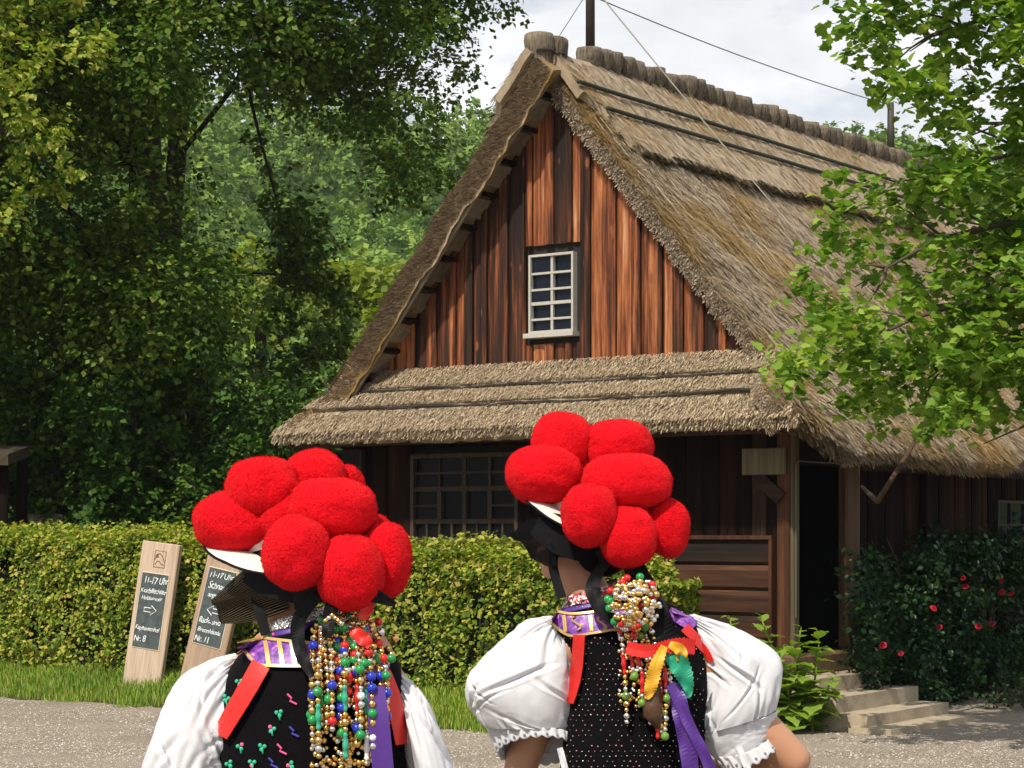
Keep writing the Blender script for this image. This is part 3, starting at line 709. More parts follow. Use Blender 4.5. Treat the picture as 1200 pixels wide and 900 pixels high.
# ridge cap: two lighter layers either side, rods, bundles
for sgn in (1, -1):
    NI, NJ = 16, 150; top = []; nor = []; th = []; uv = []
    nn = Vector((1.19 * sgn, 0, 1)).normalized()
    for i in range(NI):
        for j in range(NJ):
            f = i / (NI - 1); v = rake_v(sgn) - .02 + (8.42 - rake_v(sgn)) * j / (NJ - 1)
            d = f * (.80 + .05 * noise.noise((v * 1.3, sgn, 0)) + .02 * noise.noise((v * 9, sgn, 3)) - .45 * (1 - sstep(rake_v(sgn), rake_v(sgn) + .35, v)))
            p = Vector((U0 + sgn * d, v, ZR - 1.19 * d)) + nn * (.085 + lumps((d, v, sgn), .015))
            top.append(p); nor.append(nn); th.append(.085); uv.append((v * .9 + 3, d * 1.5))
    o, vt = slab('ridge_cap', top, nor, th, NI, NJ, M['thatch_ridge'], roof, uv)
    it = surf_items(vt, NI, NJ, 7000, (sgn, 0, -1.19), nn, .04, .14, .2); strands('ridge_straw', M['straw'], roof, it, .003, .006)
    low = [(vt[(NI - 1) * NJ + j], random.random()) for j in range(2, NJ, 1)]
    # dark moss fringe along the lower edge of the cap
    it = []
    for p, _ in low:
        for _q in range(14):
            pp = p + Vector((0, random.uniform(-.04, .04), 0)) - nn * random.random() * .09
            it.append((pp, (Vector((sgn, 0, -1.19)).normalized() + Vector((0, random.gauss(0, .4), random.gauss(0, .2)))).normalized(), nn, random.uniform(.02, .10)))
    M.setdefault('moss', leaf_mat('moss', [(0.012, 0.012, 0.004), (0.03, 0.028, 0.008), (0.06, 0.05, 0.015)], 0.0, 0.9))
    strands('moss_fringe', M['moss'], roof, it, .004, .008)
    for dd in (.30, .50):
        mb = MB(); pts = []
        for q in range(60):
            v = RAKE_V + (.12 if dd < .4 else .30) + (8.3 - RAKE_V - .3) * q / 59
            pts.append(Vector((U0 + sgn * dd, v, ZR - 1.19 * dd)) + nn * (.118 + .008 * noise.noise((v, dd, sgn))))
        mb.tube(pts, .021, 6); mb.build('ridge_rod', M['rod'], roof, smooth=True)
def bundle_mesh(name, seed, h=.34, r=.122):
    vs = []; fs = []; nr, nk = 7, 14
    for i in range(nr):
        f = i / (nr - 1); rr = r * (0.92 - .22 * math.exp(-((f - .25) / .16) ** 2) + .16 * f) * (1.0 if i < nr - 1 else .93)
        for k in range(nk):
            a = 2 * PI * k / nk; q = rr * (1 + .10 * noise.noise((math.cos(a) * 2, math.sin(a) * 2, f * 3 + seed)))
            vs.append((q * math.cos(a) * 1.05, q * math.sin(a) * .92, f * h + (.02 * noise.noise((k, seed, 1)) if i == nr - 1 else 0)))
    vs.append((0, 0, h * 1.02))
    fs = [(i * nk + k, i * nk + (k + 1) % nk, (i + 1) * nk + (k + 1) % nk, (i + 1) * nk + k) for i in range(nr - 1) for k in range(nk)]
    fs += [((nr - 1) * nk + k, (nr - 1) * nk + (k + 1) % nk, nr * nk) for k in range(nk)]
    me = bpy.data.meshes.new(name); me.from_pydata(vs, [], fs); me.polygons.foreach_set('use_smooth', [True] * len(me.polygons)); me.materials.append(M['bundle']); me.update(); return me
BM_ = [bundle_mesh('straw_bundle', s_) for s_ in range(5)]
for v in [-.21, -.04] + list(np.arange(.56, 8.42, .196)):
    big = random.uniform(1.1, 1.2) if v < 0.2 else random.uniform(.9, 1.12)
    o = link('straw_bundle', random.choice(BM_), None, roof, loc=(U0 + random.uniform(-.012, .012), v, ZR - .03 + random.uniform(-.015, .015) - (.0 if v > .2 else .07)))
    o.rotation_euler = (random.uniform(-.06, .06) + (.12 if -.1 < v < .2 else 0), random.uniform(-.05, .05), random.uniform(0, 6.28)); o.scale = (big, big, random.uniform(.90, 1.08) * (.86 if v < .2 else .74))
    if v < .2:
        for dz in (.06,):
            mb = MB(); mb.tube([Vector((U0 + .125 * math.cos(a), v + .115 * math.sin(a), ZR + .03)) for a in np.linspace(0, 2 * PI, 15)], .014, 5); mb.build('binding_rod', M['rod_dark'], roof)
# soffit boards and barge boards under the rakes
for sgn in (-1, 1):
    nn = Vector((1.19 * sgn, 0, 1)).normalized(); dn = Vector((sgn, 0, -1.19)).normalized()
    R = Matrix((dn, Vector((0, 1, 0)), nn)).transposed()
    ax = Vector((U0, 0, ZR)) - nn * (.245 if sgn < 0 else .19)
    for k in range(10):
        c = ax + dn * (.42 + k * .37) + Vector((0, rake_v(sgn) / 2 + .02, 0)); mb = MB(); mb.box((0, 0, 0), (random.uniform(.22, .27), -rake_v(sgn) - .03, .022))
        o = mb.build('soffit_board', M['grey_wood'], roof); o.matrix_local = Matrix.Translation(c) @ R.to_4x4() @ Matrix.Rotation(random.uniform(-.05, .05), 4, 'Y'); bevel(o, .004)
    for k in range(10):
        c = ax + dn * (.25 + k * .37) + Vector((0, -.10, 0)) - nn * .02; mb = MB(); mb.tube([c + Vector((0, .25, 0)), c + Vector((0, (-.16 if sgn < 0 else 0.0) + random.uniform(-.04, .03), 0))], .026, 7); mb.build('lath', M['dark_wood'], roof)
    mb = MB(); mb.box((0, 0, 0), (3.62, .035, .10 if sgn < 0 else .03)); o = mb.build('barge_board', M['grey_wood_x'], roof)
    o.matrix_local = Matrix.Translation(ax + dn * 1.95 + Vector((0, rake_v(sgn) + .045, 0)) - nn * .015) @ R.to_4x4(); bevel(o, .006)

# lightning poles and wires
def pole(label, v, top):
    p = hw(U0, v, 0); mb = MB(); mb.tube([(0, 0, ZR + .15), (0, 0, top)], [.045, .04], 10)
    o = mb.build('ridge_pole', M['pole_iron'], None, True, loc=(p.x, p.y, 0)); props(o, label, 'pole', 'poles standing on the ridge'); return p
p1 = pole('dark pole rising from the front end of the roof ridge', .60, 8.2)
p2 = pole('dark pole at the far end of the roof ridge, behind leaves', 7.15, 6.85)
def wire(label, a, b, sag, r, mat):
    pts = [a.lerp(b, q / 14) - Vector((0, 0, sag * 4 * (q / 14) * (1 - q / 14))) for q in range(15)]
    mb = MB(); mb.tube(pts, r, 5); props(mb.build('wire', mat), label, 'wire', 'wires round the ridge')
A = Vector((p1.x, p1.y, 6.95))
vv1, zz1 = on_u(845, 278, U0 + 1.55)
wire('pale wire running from the front pole down over the thatch', Vector((p1.x, p1.y, 6.9)), hw(U0 + 2.15, 2.35, z_right(2.15) + .12), 0.02, .007, M['wire_pale'])
wire('thin dark wire slung between the two ridge poles', Vector((p1.x, p1.y, 6.78)), Vector((p2.x, p2.y, 6.82)), .06, .006, M['wire'])
wire('thin wire running from the front pole down behind the gable', Vector((p1.x, p1.y, 6.85)), hw(U0 - .9, -.1, z_left(.9) + .1), 0.0, .004, M['wire'])
# bent hook pole leaning on the side eave
q = [world_pt(1086, 492, 17.75), world_pt(1062, 535, 17.35), world_pt(1028, 588, 17.1), world_pt(1010, 570, 17.35)]
mb = MB(); mb.tube([q[0], q[1], q[2]], [.018, .020, .024], 8); mb.tube([q[2], q[2].lerp(q[3], .5), q[3]], [.024, .02, .014], 8)
props(mb.build('hooked_pole', M['post_wood'], None, True), 'bent wooden hook hanging over the side eave beside the doorway', 'wooden hook')
# ------------------------------------------------------------------ foliage
def rand_unit(n):
    v = RNG.normal(size=(n, 3)); return v / np.linalg.norm(v, axis=1)[:, None]
LEAF4 = (np.array([(0, 0, 0), (.42, .45, .10), (0, 1, 0), (-.42, .45, .10)]), np.array([(0, 1, 2), (0, 2, 3)]))
LEAF6 = (np.array([(0, 0, 0), (.34, .25, .09), (.40, .55, .10), (0, 1.0, -.05), (-.40, .55, .10), (-.34, .25, .09)]), np.array([(0, 1, 2), (0, 2, 3), (0, 3, 4), (0, 4, 5)]))
# a maple leaf with five lobes
_m = [(0, 0), (.24, -.05), (.47, .10), (.42, .25), (.58, .47), (.33, .56), (.26, .76), (0, 1.0), (-.26, .76), (-.33, .56), (-.58, .47), (-.42, .25), (-.47, .10), (-.24, -.05)]
_mv = [(0, .38, -.02)] + [(x, y, .10 * abs(x) - .12 * max(0, y - .5) ** 1) for x, y in _m]
MAPLE = (np.array(_mv), np.array([(0, 1 + i, 1 + (i + 1) % 14) for i in range(14)]))
def leaf_frames(n, out, up=0.6, outw=0.5, rnd=0.6, droop=0.3):
    """leaf normals lean up and outwards; leaf tips hang"""
    N = rand_unit(n) * rnd + np.array([0, 0, up]) + out * outw; N /= np.linalg.norm(N, axis=1)[:, None] + 1e-9
    T = rand_unit(n) + out * 0.5 + np.array([0, 0, -droop]); T -= N * (T * N).sum(1)[:, None]; T /= np.linalg.norm(T, axis=1)[:, None] + 1e-9
    return np.cross(T, N), T, N
def leaf_mesh(name, centres, out, size, shape=LEAF4, **k):
    n = len(centres); X, T, N = leaf_frames(n, out, **k); tv, tf = shape
    s = (size * (0.5 + 0.95 * RNG.random(n)))[:, None, None]
    R = np.stack([X, T, N], 1)
    V = centres[:, None, :] + s * np.einsum('kj,njc->nkc', tv, R)
    Fc = (np.arange(n) * len(tv))[:, None, None] + tf[None]
    return np_mesh(name, V, Fc.reshape(-1, tf.shape[1]))
def clump_points(clumps, per, shell=0.55, flat=0.75, grp=24, sa=.17, sg=.075):
    """clumps: (centre, radius); leaves are spread through each clump's volume, thicker towards its skin"""
    C = []; O = []
    for c, r in clumps:
        n = max(4, int(per * r * r * random.uniform(.8, 1.2))); K = max(4, n // grp)
        d = rand_unit(K); rad = RNG.random(K) ** shell; sub = d * (rad * r)[:, None]; sub[:, 2] *= flat
        tw = rand_unit(K); idx = RNG.integers(0, K, n)                        # leaves hang in sprays round the twigs
        al = RNG.normal(size=n)[:, None] * tw[idx] * (sa * r); g = RNG.normal(size=(n, 3)) * (sg * r)
        P_ = sub[idx] + al + g; P_[:, 2] -= .35 * np.abs(al).sum(1) * RNG.random(n)
        C.append(np.array(tuple(c)) + P_); o_ = d[idx] * .8 + np.cross(tw, d)[idx] * .35; O.append(o_)
    return np.concatenate(C), np.concatenate(O)
def in_poly(x, y, poly):
    c = False; j = len(poly) - 1
    for i in range(len(poly)):
        xi, yi = poly[i]; xj, yj = poly[j]
        if (yi > y) != (yj > y) and x < (xj - xi) * (y - yi) / (yj - yi) + xi: c = not c
        j = i
    return c
def poly_clumps(poly, Y0, Y1, n, r0, r1):
    """clump centres drawn through the volume behind an outline, between two distances"""
    xs = [p[0] for p in poly]; ys = [p[1] for p in poly]; out = []
    while len(out) < n:
        x, y = random.uniform(min(xs), max(xs)), random.uniform(min(ys), max(ys))
        if in_poly(x, y, poly): out.append((world_pt(x, y, random.uniform(Y0, Y1)), random.uniform(r0, r1)))
    return out
def limb(mb, a, b, r0, r1, bend=.25, n=7):
    a, b = Vector(a), Vector(b); L = (b - a).length; o = Vector((random.gauss(0, 1), random.gauss(0, 1), random.gauss(.6, .5))) * bend * L * .3
    pts = [a.lerp(b, q / (n - 1)) + o * math.sin(PI * q / (n - 1)) + Vector((random.gauss(0, 1), random.gauss(0, 1), 0)) * .012 * L for q in range(n)]
    mb.tube(pts, [r0 + (r1 - r0) * q / (n - 1) for q in range(n)], 7); return pts
def tree(name, label, cat, base, trunk_top, r_trunk, clumps, per, size, mat, shape=LEAF4, group=None, limbs=12, leaf_kw=None, flat=.75, shell=.55, single=0):
    root = props(empty(name, base), label, cat, group); b = Vector(base)
    mb = MB(); tp = []
    top = Vector(trunk_top)
    for q in range(9):
        f = q / 8; p = b.lerp(top, f) + Vector((.15 * math.sin(f * 3), .1 * math.sin(f * 2.3), 0)) * r_trunk * 3
        tp.append(p - b)
    mb.tube([tp[0] - Vector((0, 0, .3))] + tp, [r_trunk * 1.5] + [r_trunk * (1.25 - .9 * (q / 8) ** .8 if q else 1.35) for q in range(9)], 12)
    mb.build('trunk', M['bark'], root, True)
    ends = sorted(clumps, key=lambda c: -c[1])[:limbs] if limbs else []
    if len(clumps) > limbs: ends = random.sample(clumps, limbs)
    for c, r in ends:
        f = random.uniform(.35, .95); st = tp[min(8, int(f * 8))]; m2 = MB()
        limb(m2, st, Vector(c) - b, r_trunk * .15 + .012, .012); m2.build('limb', M['bark'], root, True)
    P_, O = clump_points(clumps, per, shell, flat); P_ -= np.array(tuple(b))
    o = link('crown', leaf_mesh('crown', P_, O, size, shape, **(leaf_kw or {})), mat, root); o['kind'] = 'stuff'
    return root
M['linden'] = leaf_mat('linden_leaf', [(0.03, 0.078, 0.009), (0.062, 0.13, 0.015), (0.11, 0.18, 0.023), (0.20, 0.25, 0.045)], .30, .45)
M['linden_bloom'] = leaf_mat('linden_bloom', [(0.09, 0.18, 0.016), (0.18, 0.27, 0.03), (0.34, 0.39, 0.06), (0.55, 0.53, 0.13)], .35, .5)
M['deep'] = leaf_mat('deep_leaf', [(0.025, 0.065, 0.011), (0.05, 0.115, 0.017), (0.095, 0.165, 0.026)], .25, .45)
M['beech'] = leaf_mat('beech_leaf', [(0.12, 0.20, 0.03), (0.22, 0.29, 0.05), (0.34, 0.37, 0.07)], .45, .5)
M['maple'] = leaf_mat('maple_leaf', [(0.08, 0.18, 0.022), (0.15, 0.27, 0.034), (0.24, 0.37, 0.06), (0.37, 0.50, 0.12)], .5, .5, spread=1.6)
M['forest'] = leaf_mat('forest_leaf', [(0.10, 0.19, 0.036), (0.17, 0.27, 0.05), (0.26, 0.36, 0.075)], .25, .7, spread=.08)

# big linden on the left: dark heart, blossoming bright outer boughs
A1 = [(-260, -420), (330, -420), (275, 40), (222, 130), (235, 230), (215, 330), (240, 420), (280, 500), (270, 600), (-260, 600)]
cl = poly_clumps(A1, 23.5, 28.0, 200, .75, 1.25)
tree('linden_tree', 'huge old linden with a dark crown filling the left side', 'tree', world_pt(165, 785, 27.5) * 1 , world_pt(150, -150, 27.5), .36, cl, 1100, .078, M['linden'], group='tall trees left of the house', limbs=16, leaf_kw=dict(droop=.5))
# blossoming boughs of a nearer tree reaching in from the left edge
A2 = [(-260, -200), (60, -160), (120, 20), (140, 90), (90, 150), (70, 230), (20, 215), (-40, 300), (-260, 330)]
cl = poly_clumps(A2, 21.5, 23.5, 46, .42, .75)
tree('blossoming_linden', 'linden with pale yellow green blossom at the left edge', 'tree', world_pt(-190, 800, 23.5), world_pt(-150, -150, 23.0), .35, cl, 1300, .075, M['linden_bloom'], group='tall trees left of the house', limbs=14, leaf_kw=dict(droop=.5))
# second tall tree, its boughs hang towards the roof
A3 = [(270, -420), (540, -420), (562, 0), (545, 30), (552, 55), (528, 75), (530, 105), (505, 130), (490, 165), (510, 190), (490, 218), (465, 225), (440, 200), (440, 140), (400, 120), (350, 130), (290, 90), (260, 40)]
cl = poly_clumps(A3, 26.0, 30.5, 125, .55, .95)
A3b = [(305, 180), (335, 175), (372, 250), (375, 300), (405, 340), (395, 410), (350, 470), (310, 440), (325, 340), (330, 270)]
cl += poly_clumps(A3b, 27.5, 30.0, 44, .28, .50)
tree('overhanging_tree', 'tall broadleaf tree whose boughs hang beside the thatched gable', 'tree', world_pt(150, 775, 30.0), world_pt(230, -160, 29.5), .20, cl, 1200, .078, M['linden'], group='tall trees left of the house', limbs=6, leaf_kw=dict(droop=.55))
# undergrowth below the trees, behind the hedge
A4 = [(-80, 330), (200, 340), (330, 330), (400, 400), (360, 470), (330, 540), (330, 660), (-80, 660)]
specs = [(-20, 24.6), (70, 25.4), (150, 24.3), (235, 24.8), (310, 24.3), (365, 25.4)]
heights = [430, 380, 400, 380, 420, 465]
names = ['dark leafy shrub at the left edge behind the thatched shelter', 'dark tall shrub behind the left end of the hedge', 'dark green shrub behind the wooden sign boards', 'tall dark shrub left of the red hats', 'green shrub close to the left eave of the house', 'small shrub squeezed against the left corner of the thatch']
for (x, Y), ht, lb in zip(specs, heights, names):
    poly = [(x - 70, 680), (x - 85, 560), (x - 60, ht + 50), (x, ht), (x + 55, ht + 45), (x + 70, 560), (x + 60, 680)]
    cl = poly_clumps(poly, Y - .6, Y + .9, 22, .40, .72)
    tree('leafy_shrub', lb, 'shrub', world_pt(x, 785, Y), world_pt(x + 8, ht + 60, Y), .07, cl, 1200, .075, M['deep'], group='shrubs under the trees', limbs=8)
# trees of the middle distance seen through the gap
for x, y, Y, r, lb in ((305, 345, 48, 1.3, 'yellow green tree seen through the gap in the dark boughs'), (455, 360, 44, 1.5, 'bright yellow green tree just left of the thatched rake'), (400, 345, 75, 2.6, 'pale green tree in the gap between boughs and gable'), (500, 410, 50, 2.2, 'green tree partly hidden behind the left rake')):
    c = world_pt(x, y, Y); cl = [(c + Vector(rand_unit(1)[0]) * r * random.uniform(.2, 1), r * random.uniform(.3, .5)) for _ in range(26)]
    tree('background_tree', lb, 'tree', (c.x, c.y, 0), tuple(c), .2, cl, 130, .20, M['beech'], group='trees of the middle distance', limbs=6)

# wooded hillside
def hill_h(x, y):
    d = (y - 70) / 180.0
    return max(0, 46 * sstep(0, 1, d) * (1 - .0022 * (x + 20)) + 4 * noise.noise((x * .02, y * .02, 0))) if y > 70 else 0
hv = []; xs = np.linspace(-260, 260, 60); ys = np.linspace(70, 420, 40)
for y in ys:
    for x in xs: hv.append((x, y, hill_h(x, y) - .3))
hf = [(j * 60 + i, j * 60 + i + 1, (j + 1) * 60 + i + 1, (j + 1) * 60 + i) for j in range(39) for i in range(59)]
props(mesh('hill', hv, hf, simple('hill_soil', (.04, .075, .018), 1.0, var=.5, scale=.6, Specular_IOR_Level=.0), smooth=True), 'wooded hill rising far behind the house', kind='structure')
cl = []
for _ in range(1250):
    y = 88 + 210 * random.random() ** .8; x = (random.choice((random.uniform(180, 680), random.uniform(960, 1260))) - 600) / F_PX * y
    h = random.uniform(2.2, 4.2)
    for q in range(3): cl.append((Vector((x + random.gauss(0, .5), y + random.gauss(0, .5), hill_h(x, y) + h * (.5 + .55 * q))), h * (.62 - .13 * q)))
P_, O = clump_points(cl, 26, .45, 1.0)
props(link('far_forest', leaf_mesh('far_forest', P_, O, .46, LEAF4, up=.5, outw=.9, rnd=.4), M['forest']), 'distant green forest covering the hillside', 'forest', kind='stuff')

# maple reaching in from the right, in front of the roof
B = [(1235, -320), (990, -320), (985, 0), (1005, 40), (990, 75), (1035, 110), (1020, 150), (1075, 150), (1060, 185), (1085, 205), (985, 200), (985, 235), (955, 290), (1000, 300), (945, 335), (985, 372), (905, 405), (925, 440), (985, 425), (1010, 455), (985, 480), (1060, 470), (1095, 500), (1075, 520), (1110, 528), (1140, 480), (1205, 440), (1520, 470), (1520, -320)]
cl = []
while len(cl) < 640:
    x, y = random.uniform(900, 1520), random.uniform(-320, 550)
    if not in_poly(x, y, B): continue
    if x < 1210 and y < 340 and random.random() < (.50 if x < 1070 else .22): continue
    cl.append((world_pt(x, y, random.uniform(14.0, 16.4)), random.uniform(.15, .30)))
for _q in range(34):
    x = random.uniform(1010, 1230); y = random.uniform(370, 515 - max(0, 1080 - x) * .5)
    cl.append((world_pt(x, y, random.uniform(14.4, 15.8)), random.uniform(.13, .25)))
mroot = props(empty('maple_tree', world_pt(1420, 855, 15.5) * 1), 'maple with bright green lobed leaves reaching in from the right', 'tree')
mb_ = Vector(mroot.location); mb_.z = 0; mroot.location = mb_
mb = MB(); tr = [Vector((0, 0, -.2)), Vector((.03, 0, 1.0)), Vector((-.04, .05, 2.4)), Vector((-.1, 0, 4.0)), Vector((-.15, .1, 6.5))]
mb.tube(tr, [.24, .20, .17, .13, .06], 12); mb.build('trunk', M['bark'], mroot, True)
for tx, ty, tY in ((1015, 60, 15.2), (1075, 165, 15.0), (1000, 215, 15.4), (960, 335, 15.0), (935, 415, 14.8), (1010, 460, 14.9), (1110, 520, 15.2), (1100, 300, 15.6), (1160, 100, 15.6), (1190, 420, 15.0), (1130, -40, 15.3), (1200, 260, 14.8)):
    e = world_pt(tx + 45, ty, tY) - mb_; st = tr[2].lerp(tr[4], min(1, max(0, (e.z - 1.6) / 4.5)))
    m2 = MB(); pts = limb(m2, st, e, .045, .004, .22, 9)
    for q in range(5):
        i = random.randint(3, 7); en = pts[i] + Vector((random.uniform(-.7, .1), random.gauss(0, .3), random.uniform(-.3, .35))); limb(m2, pts[i], en, .014, .004, .2, 4)
    m2.build('limb', M['twig'], mroot, True)
P_, O = clump_points(cl, 1250, .8, .48, 9, .32, .16); P_ -= np.array(tuple(mb_))
vis = RNG.permutation(len(P_)); P_, O = P_[vis], O[vis]
NS = 280
o = link('crown', leaf_mesh('crown', P_[NS:], O[NS:], .068, MAPLE, up=.75, outw=.15, rnd=.55, droop=.5), M['maple'], mroot); o['kind'] = 'stuff'
X_, T_, N_ = leaf_frames(NS, O[:NS], up=.75, outw=.15, rnd=.55, droop=.5)
lm = [np_mesh('leaf', MAPLE[0] * s_, MAPLE[1]) for s_ in (.062, .075, .09)]
for me in lm: me.materials.append(M['maple'])
for i in range(NS):
    c = P_[i].copy()
    if 900 < 600 + (c[0] + mb_.x) / (c[1] + mb_.y) * F_PX < 1200: c[1] -= .12
    o = link('leaf', lm[i % 3], None, mroot)
    R = Matrix((X_[i], T_[i], N_[i])).transposed().to_4x4(); o.matrix_local = Matrix.Translation(c) @ R

# clipped hedge in front of the house
HL, HR, HV0, HV1 = -10.6, -0.45, -1.42, -0.78
def hedge_top(u): return 1.47 + .15 * sstep(-3.0, -7.5, u) - .05 * sstep(-2.2, -1.0, u) + .025 * noise.noise((u * .6, 3, 0)) + .02 * noise.noise((u * 1.3, 0, 0))
hedge = props(empty('clipped_hedge', hw(-5, -1.1, .15), -TH), 'long clipped hedge with small yellow green leaves before the house', 'hedge')
M['hedge'] = leaf_mat('hedge_leaf', [(0.06, 0.13, 0.014), (0.14, 0.23, 0.024), (0.26, 0.34, 0.04), (0.46, 0.47, 0.075), (0.56, 0.42, 0.14)], .35, .42, spread=2.2)
pts = []; outs = []
def hw_np(u, v, z): return (u + 5, v + 1.1, z - .15)
while len(pts) < 90000:
    u = random.uniform(HL, HR); zt = hedge_top(u); face = random.random()
    e = sstep(0, .38, HR - u); w = .36 * (.25 + .75 * e)
    zt = zt - .30 * (1 - e) ** 1.5
    dep = abs(random.gauss(0, .055)); lump = .045 * noise.noise((u * 2.2, 0, 4)) + .05 * noise.noise((u * 5.5, random.random() * .2, 9))
    mid = (HV0 + HV1) / 2
    if face < .62:
        z = .12 + (zt - .12) * random.random(); ro = .10 * sstep(zt - .22, zt, z) + .05 * (1 - sstep(.1, .5, z)); lump2 = .06 * noise.noise((u * 3.5, z * 3.5, 2)) + .05 * noise.noise((u * 9, z * 9, 5))
        if random.random() < .75 * (1 - sstep(-.3, .05, noise.noise((u * 2.8, z * 2.8, 8)))): continue
        pts.append(hw_np(u, mid - w + dep + ro - lump2, z)); outs.append((0, -1, .35))
    elif face < .92:
        v = mid - w + 2 * w * random.random(); z = zt - dep * .8 + lump + (random.random() ** 6) * .14 - .10 * (abs(v - mid) / w) ** 4
        pts.append(hw_np(u, v, z)); outs.append((0, -.2, 1))
    elif face < .96:
        pts.append(hw_np(u, mid + w - dep, .12 + (zt - .12) * random.random())); outs.append((0, 1, .2))
    else:
        uu_ = HR - abs(random.gauss(0, .05)) ; a = random.uniform(-PI / 2, PI / 2); z = .12 + (zt + .1) * random.random() * .9
        pts.append(hw_np(HR - .16 + .17 * math.cos(a) - dep, mid + w * 2.2 * math.sin(a) * .6, min(z, 1.2))); outs.append((math.cos(a), math.sin(a), .3))
o = link('foliage', leaf_mesh('foliage', np.array(pts), np.array(outs, float), .043, LEAF4, up=.35, outw=.55, rnd=.65, droop=.1), M['hedge'], hedge); o['kind'] = 'stuff'
mb = MB(); u = HL + .1
while u < HR - .3:
    for _ in range(2):
        a = Vector(hw_np(u + random.uniform(-.1, .1), random.uniform(-1.25, -.95), .05)); limb(mb, a, a + Vector((random.gauss(0, .2), random.gauss(0, .08), random.uniform(.8, 1.15))), .014, .004, .3, 5)
    u += .18
o = mb.build('stems', M['twig'], hedge); o['kind'] = 'stuff'
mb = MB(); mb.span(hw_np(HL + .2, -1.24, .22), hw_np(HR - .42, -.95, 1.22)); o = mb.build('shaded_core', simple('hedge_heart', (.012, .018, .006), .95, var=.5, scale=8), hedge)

# roses against the side wall
rose = props(empty('rose_bush', hw(.35, 2.6, 0), -TH), 'dark rose bush with red blooms under the side eave', 'rose bush')
M['rose_leaf'] = leaf_mat('rose_leaf', [(0.008, 0.026, 0.012), (0.016, 0.044, 0.017), (0.032, 0.075, 0.025)], .25, .35)
cl = []
for _q in range(30): cl.append((Vector((random.uniform(-.2, .25), random.uniform(-1.2, 1.9), random.uniform(.08, .55))), random.uniform(.14, .24)))
while len(cl) < 130:
    x, y = random.uniform(1008, 1290), random.uniform(630, 800)
    u = random.uniform(.12, .55); v, z = on_u(x, y, u)
    if z < .1 or z > 1.75 - .25 * abs(noise.noise((x * .02, 0, 0))): continue
    cl.append((Vector((u - .35, v - 2.6, z)), random.uniform(.13, .27)))
P_, O = clump_points(cl, 4200, .6, .9, 8, .30, .20)
o = link('foliage', leaf_mesh('foliage', P_, O, .050, LEAF6, up=.4, outw=.4, rnd=.7), M['rose_leaf'], rose); o['kind'] = 'stuff'
for k in range(14):
    mb = MB(); v = random.uniform(1.2, 4.2); a = Vector((random.uniform(-.22, -.05), v - 2.6, 0)); limb(mb, a, a + Vector((random.gauss(0, .06), random.gauss(0, .3), random.uniform(.8, 1.6))), .014, .005, .3, 6); mb.build('stem', M['twig'], rose)
t = NT('rose_petal'); t.P(Base_Color=t.ramp(t.objrand(), [(0, (.36, .006, .02)), (1, (.62, .015, .04))]), Roughness=.5); t.p.inputs['Specular IOR Level'].default_value = .3; M['petal'] = t.m
def rose_mesh():
    vs = []; fs = []
    for ring, (n, r, h, op) in enumerate(((5, .046, .0, 1.0), (5, .036, .012, .7), (4, .024, .020, .4), (3, .013, .024, .15))):
        for k in range(n):
            a = 2 * PI * k / n + ring * .6; da = PI / n * 1.25; o = len(vs)
            for (q, rr, z) in ((-.3, .2, h), (.3, .2, h), (-1, .75, h + .02), (0, .85, h + .022), (1, .75, h + .02), (-.6, .92 + .2 * op, h + .034 - .016 * op), (.6, .92 + .2 * op, h + .034 - .016 * op)):
                vs.append((r * rr * math.cos(a + da * q), r * rr * math.sin(a + da * q), z))
            fs += [(o, o + 1, o + 3), (o, o + 3, o + 2), (o + 1, o + 4, o + 3), (o + 2, o + 3, o + 5), (o + 3, o + 6, o + 5), (o + 3, o + 4, o + 6)]
    vs = [tuple(.64 * q for q in v_) for v_ in vs]; me = bpy.data.meshes.new('rose_bloom'); me.from_pydata(vs, [], fs); me.materials.append(M['petal']); me.update(); return me
rm = rose_mesh()
for x, y in ((1129, 678), (1132, 689), (1174, 681), (1174, 695), (1186, 697), (1093, 714), (1102, 736), (1162, 732), (1146, 735), (1035, 757), (1056, 767)):
    v, z = on_u(x, y, .72); o = link('rose_bloom', rm, None, rose, loc=(.37, v - 2.6, z)); s_ = random.uniform(.8, 1.15)
    o.scale = (s_, s_, s_); o.rotation_euler = (random.uniform(.5, 1.2), random.uniform(-.2, .7), random.uniform(-.6, .6))
# low ground-cover shrub at the foot of the roses
cl = []
while len(cl) < 40:
    v = random.uniform(2.1, 4.6); u = random.uniform(.75, 1.35); cl.append((Vector((u - 1, v - 3.2, random.uniform(.06, .24))), random.uniform(.10, .18)))
low = props(empty('low_shrub', hw(1, 3.2, 0), -TH), 'low grey green ground cover right of the stone steps', 'shrub')
P_, O = clump_points(cl, 2600, .6, .8); M['low_leaf'] = leaf_mat('low_leaf', [(0.02, 0.045, 0.02), (0.045, 0.08, 0.035), (0.08, 0.12, 0.05)], .2, .5)
o = link('foliage', leaf_mesh('foliage', P_, O, .036, LEAF4), M['low_leaf'], low); o['kind'] = 'stuff'
for c, r in cl[:18]: mb = MB(); limb(mb, (c.x, c.y, 0), c, .008, .004, .2, 4); mb.build('stem', M['twig'], low)

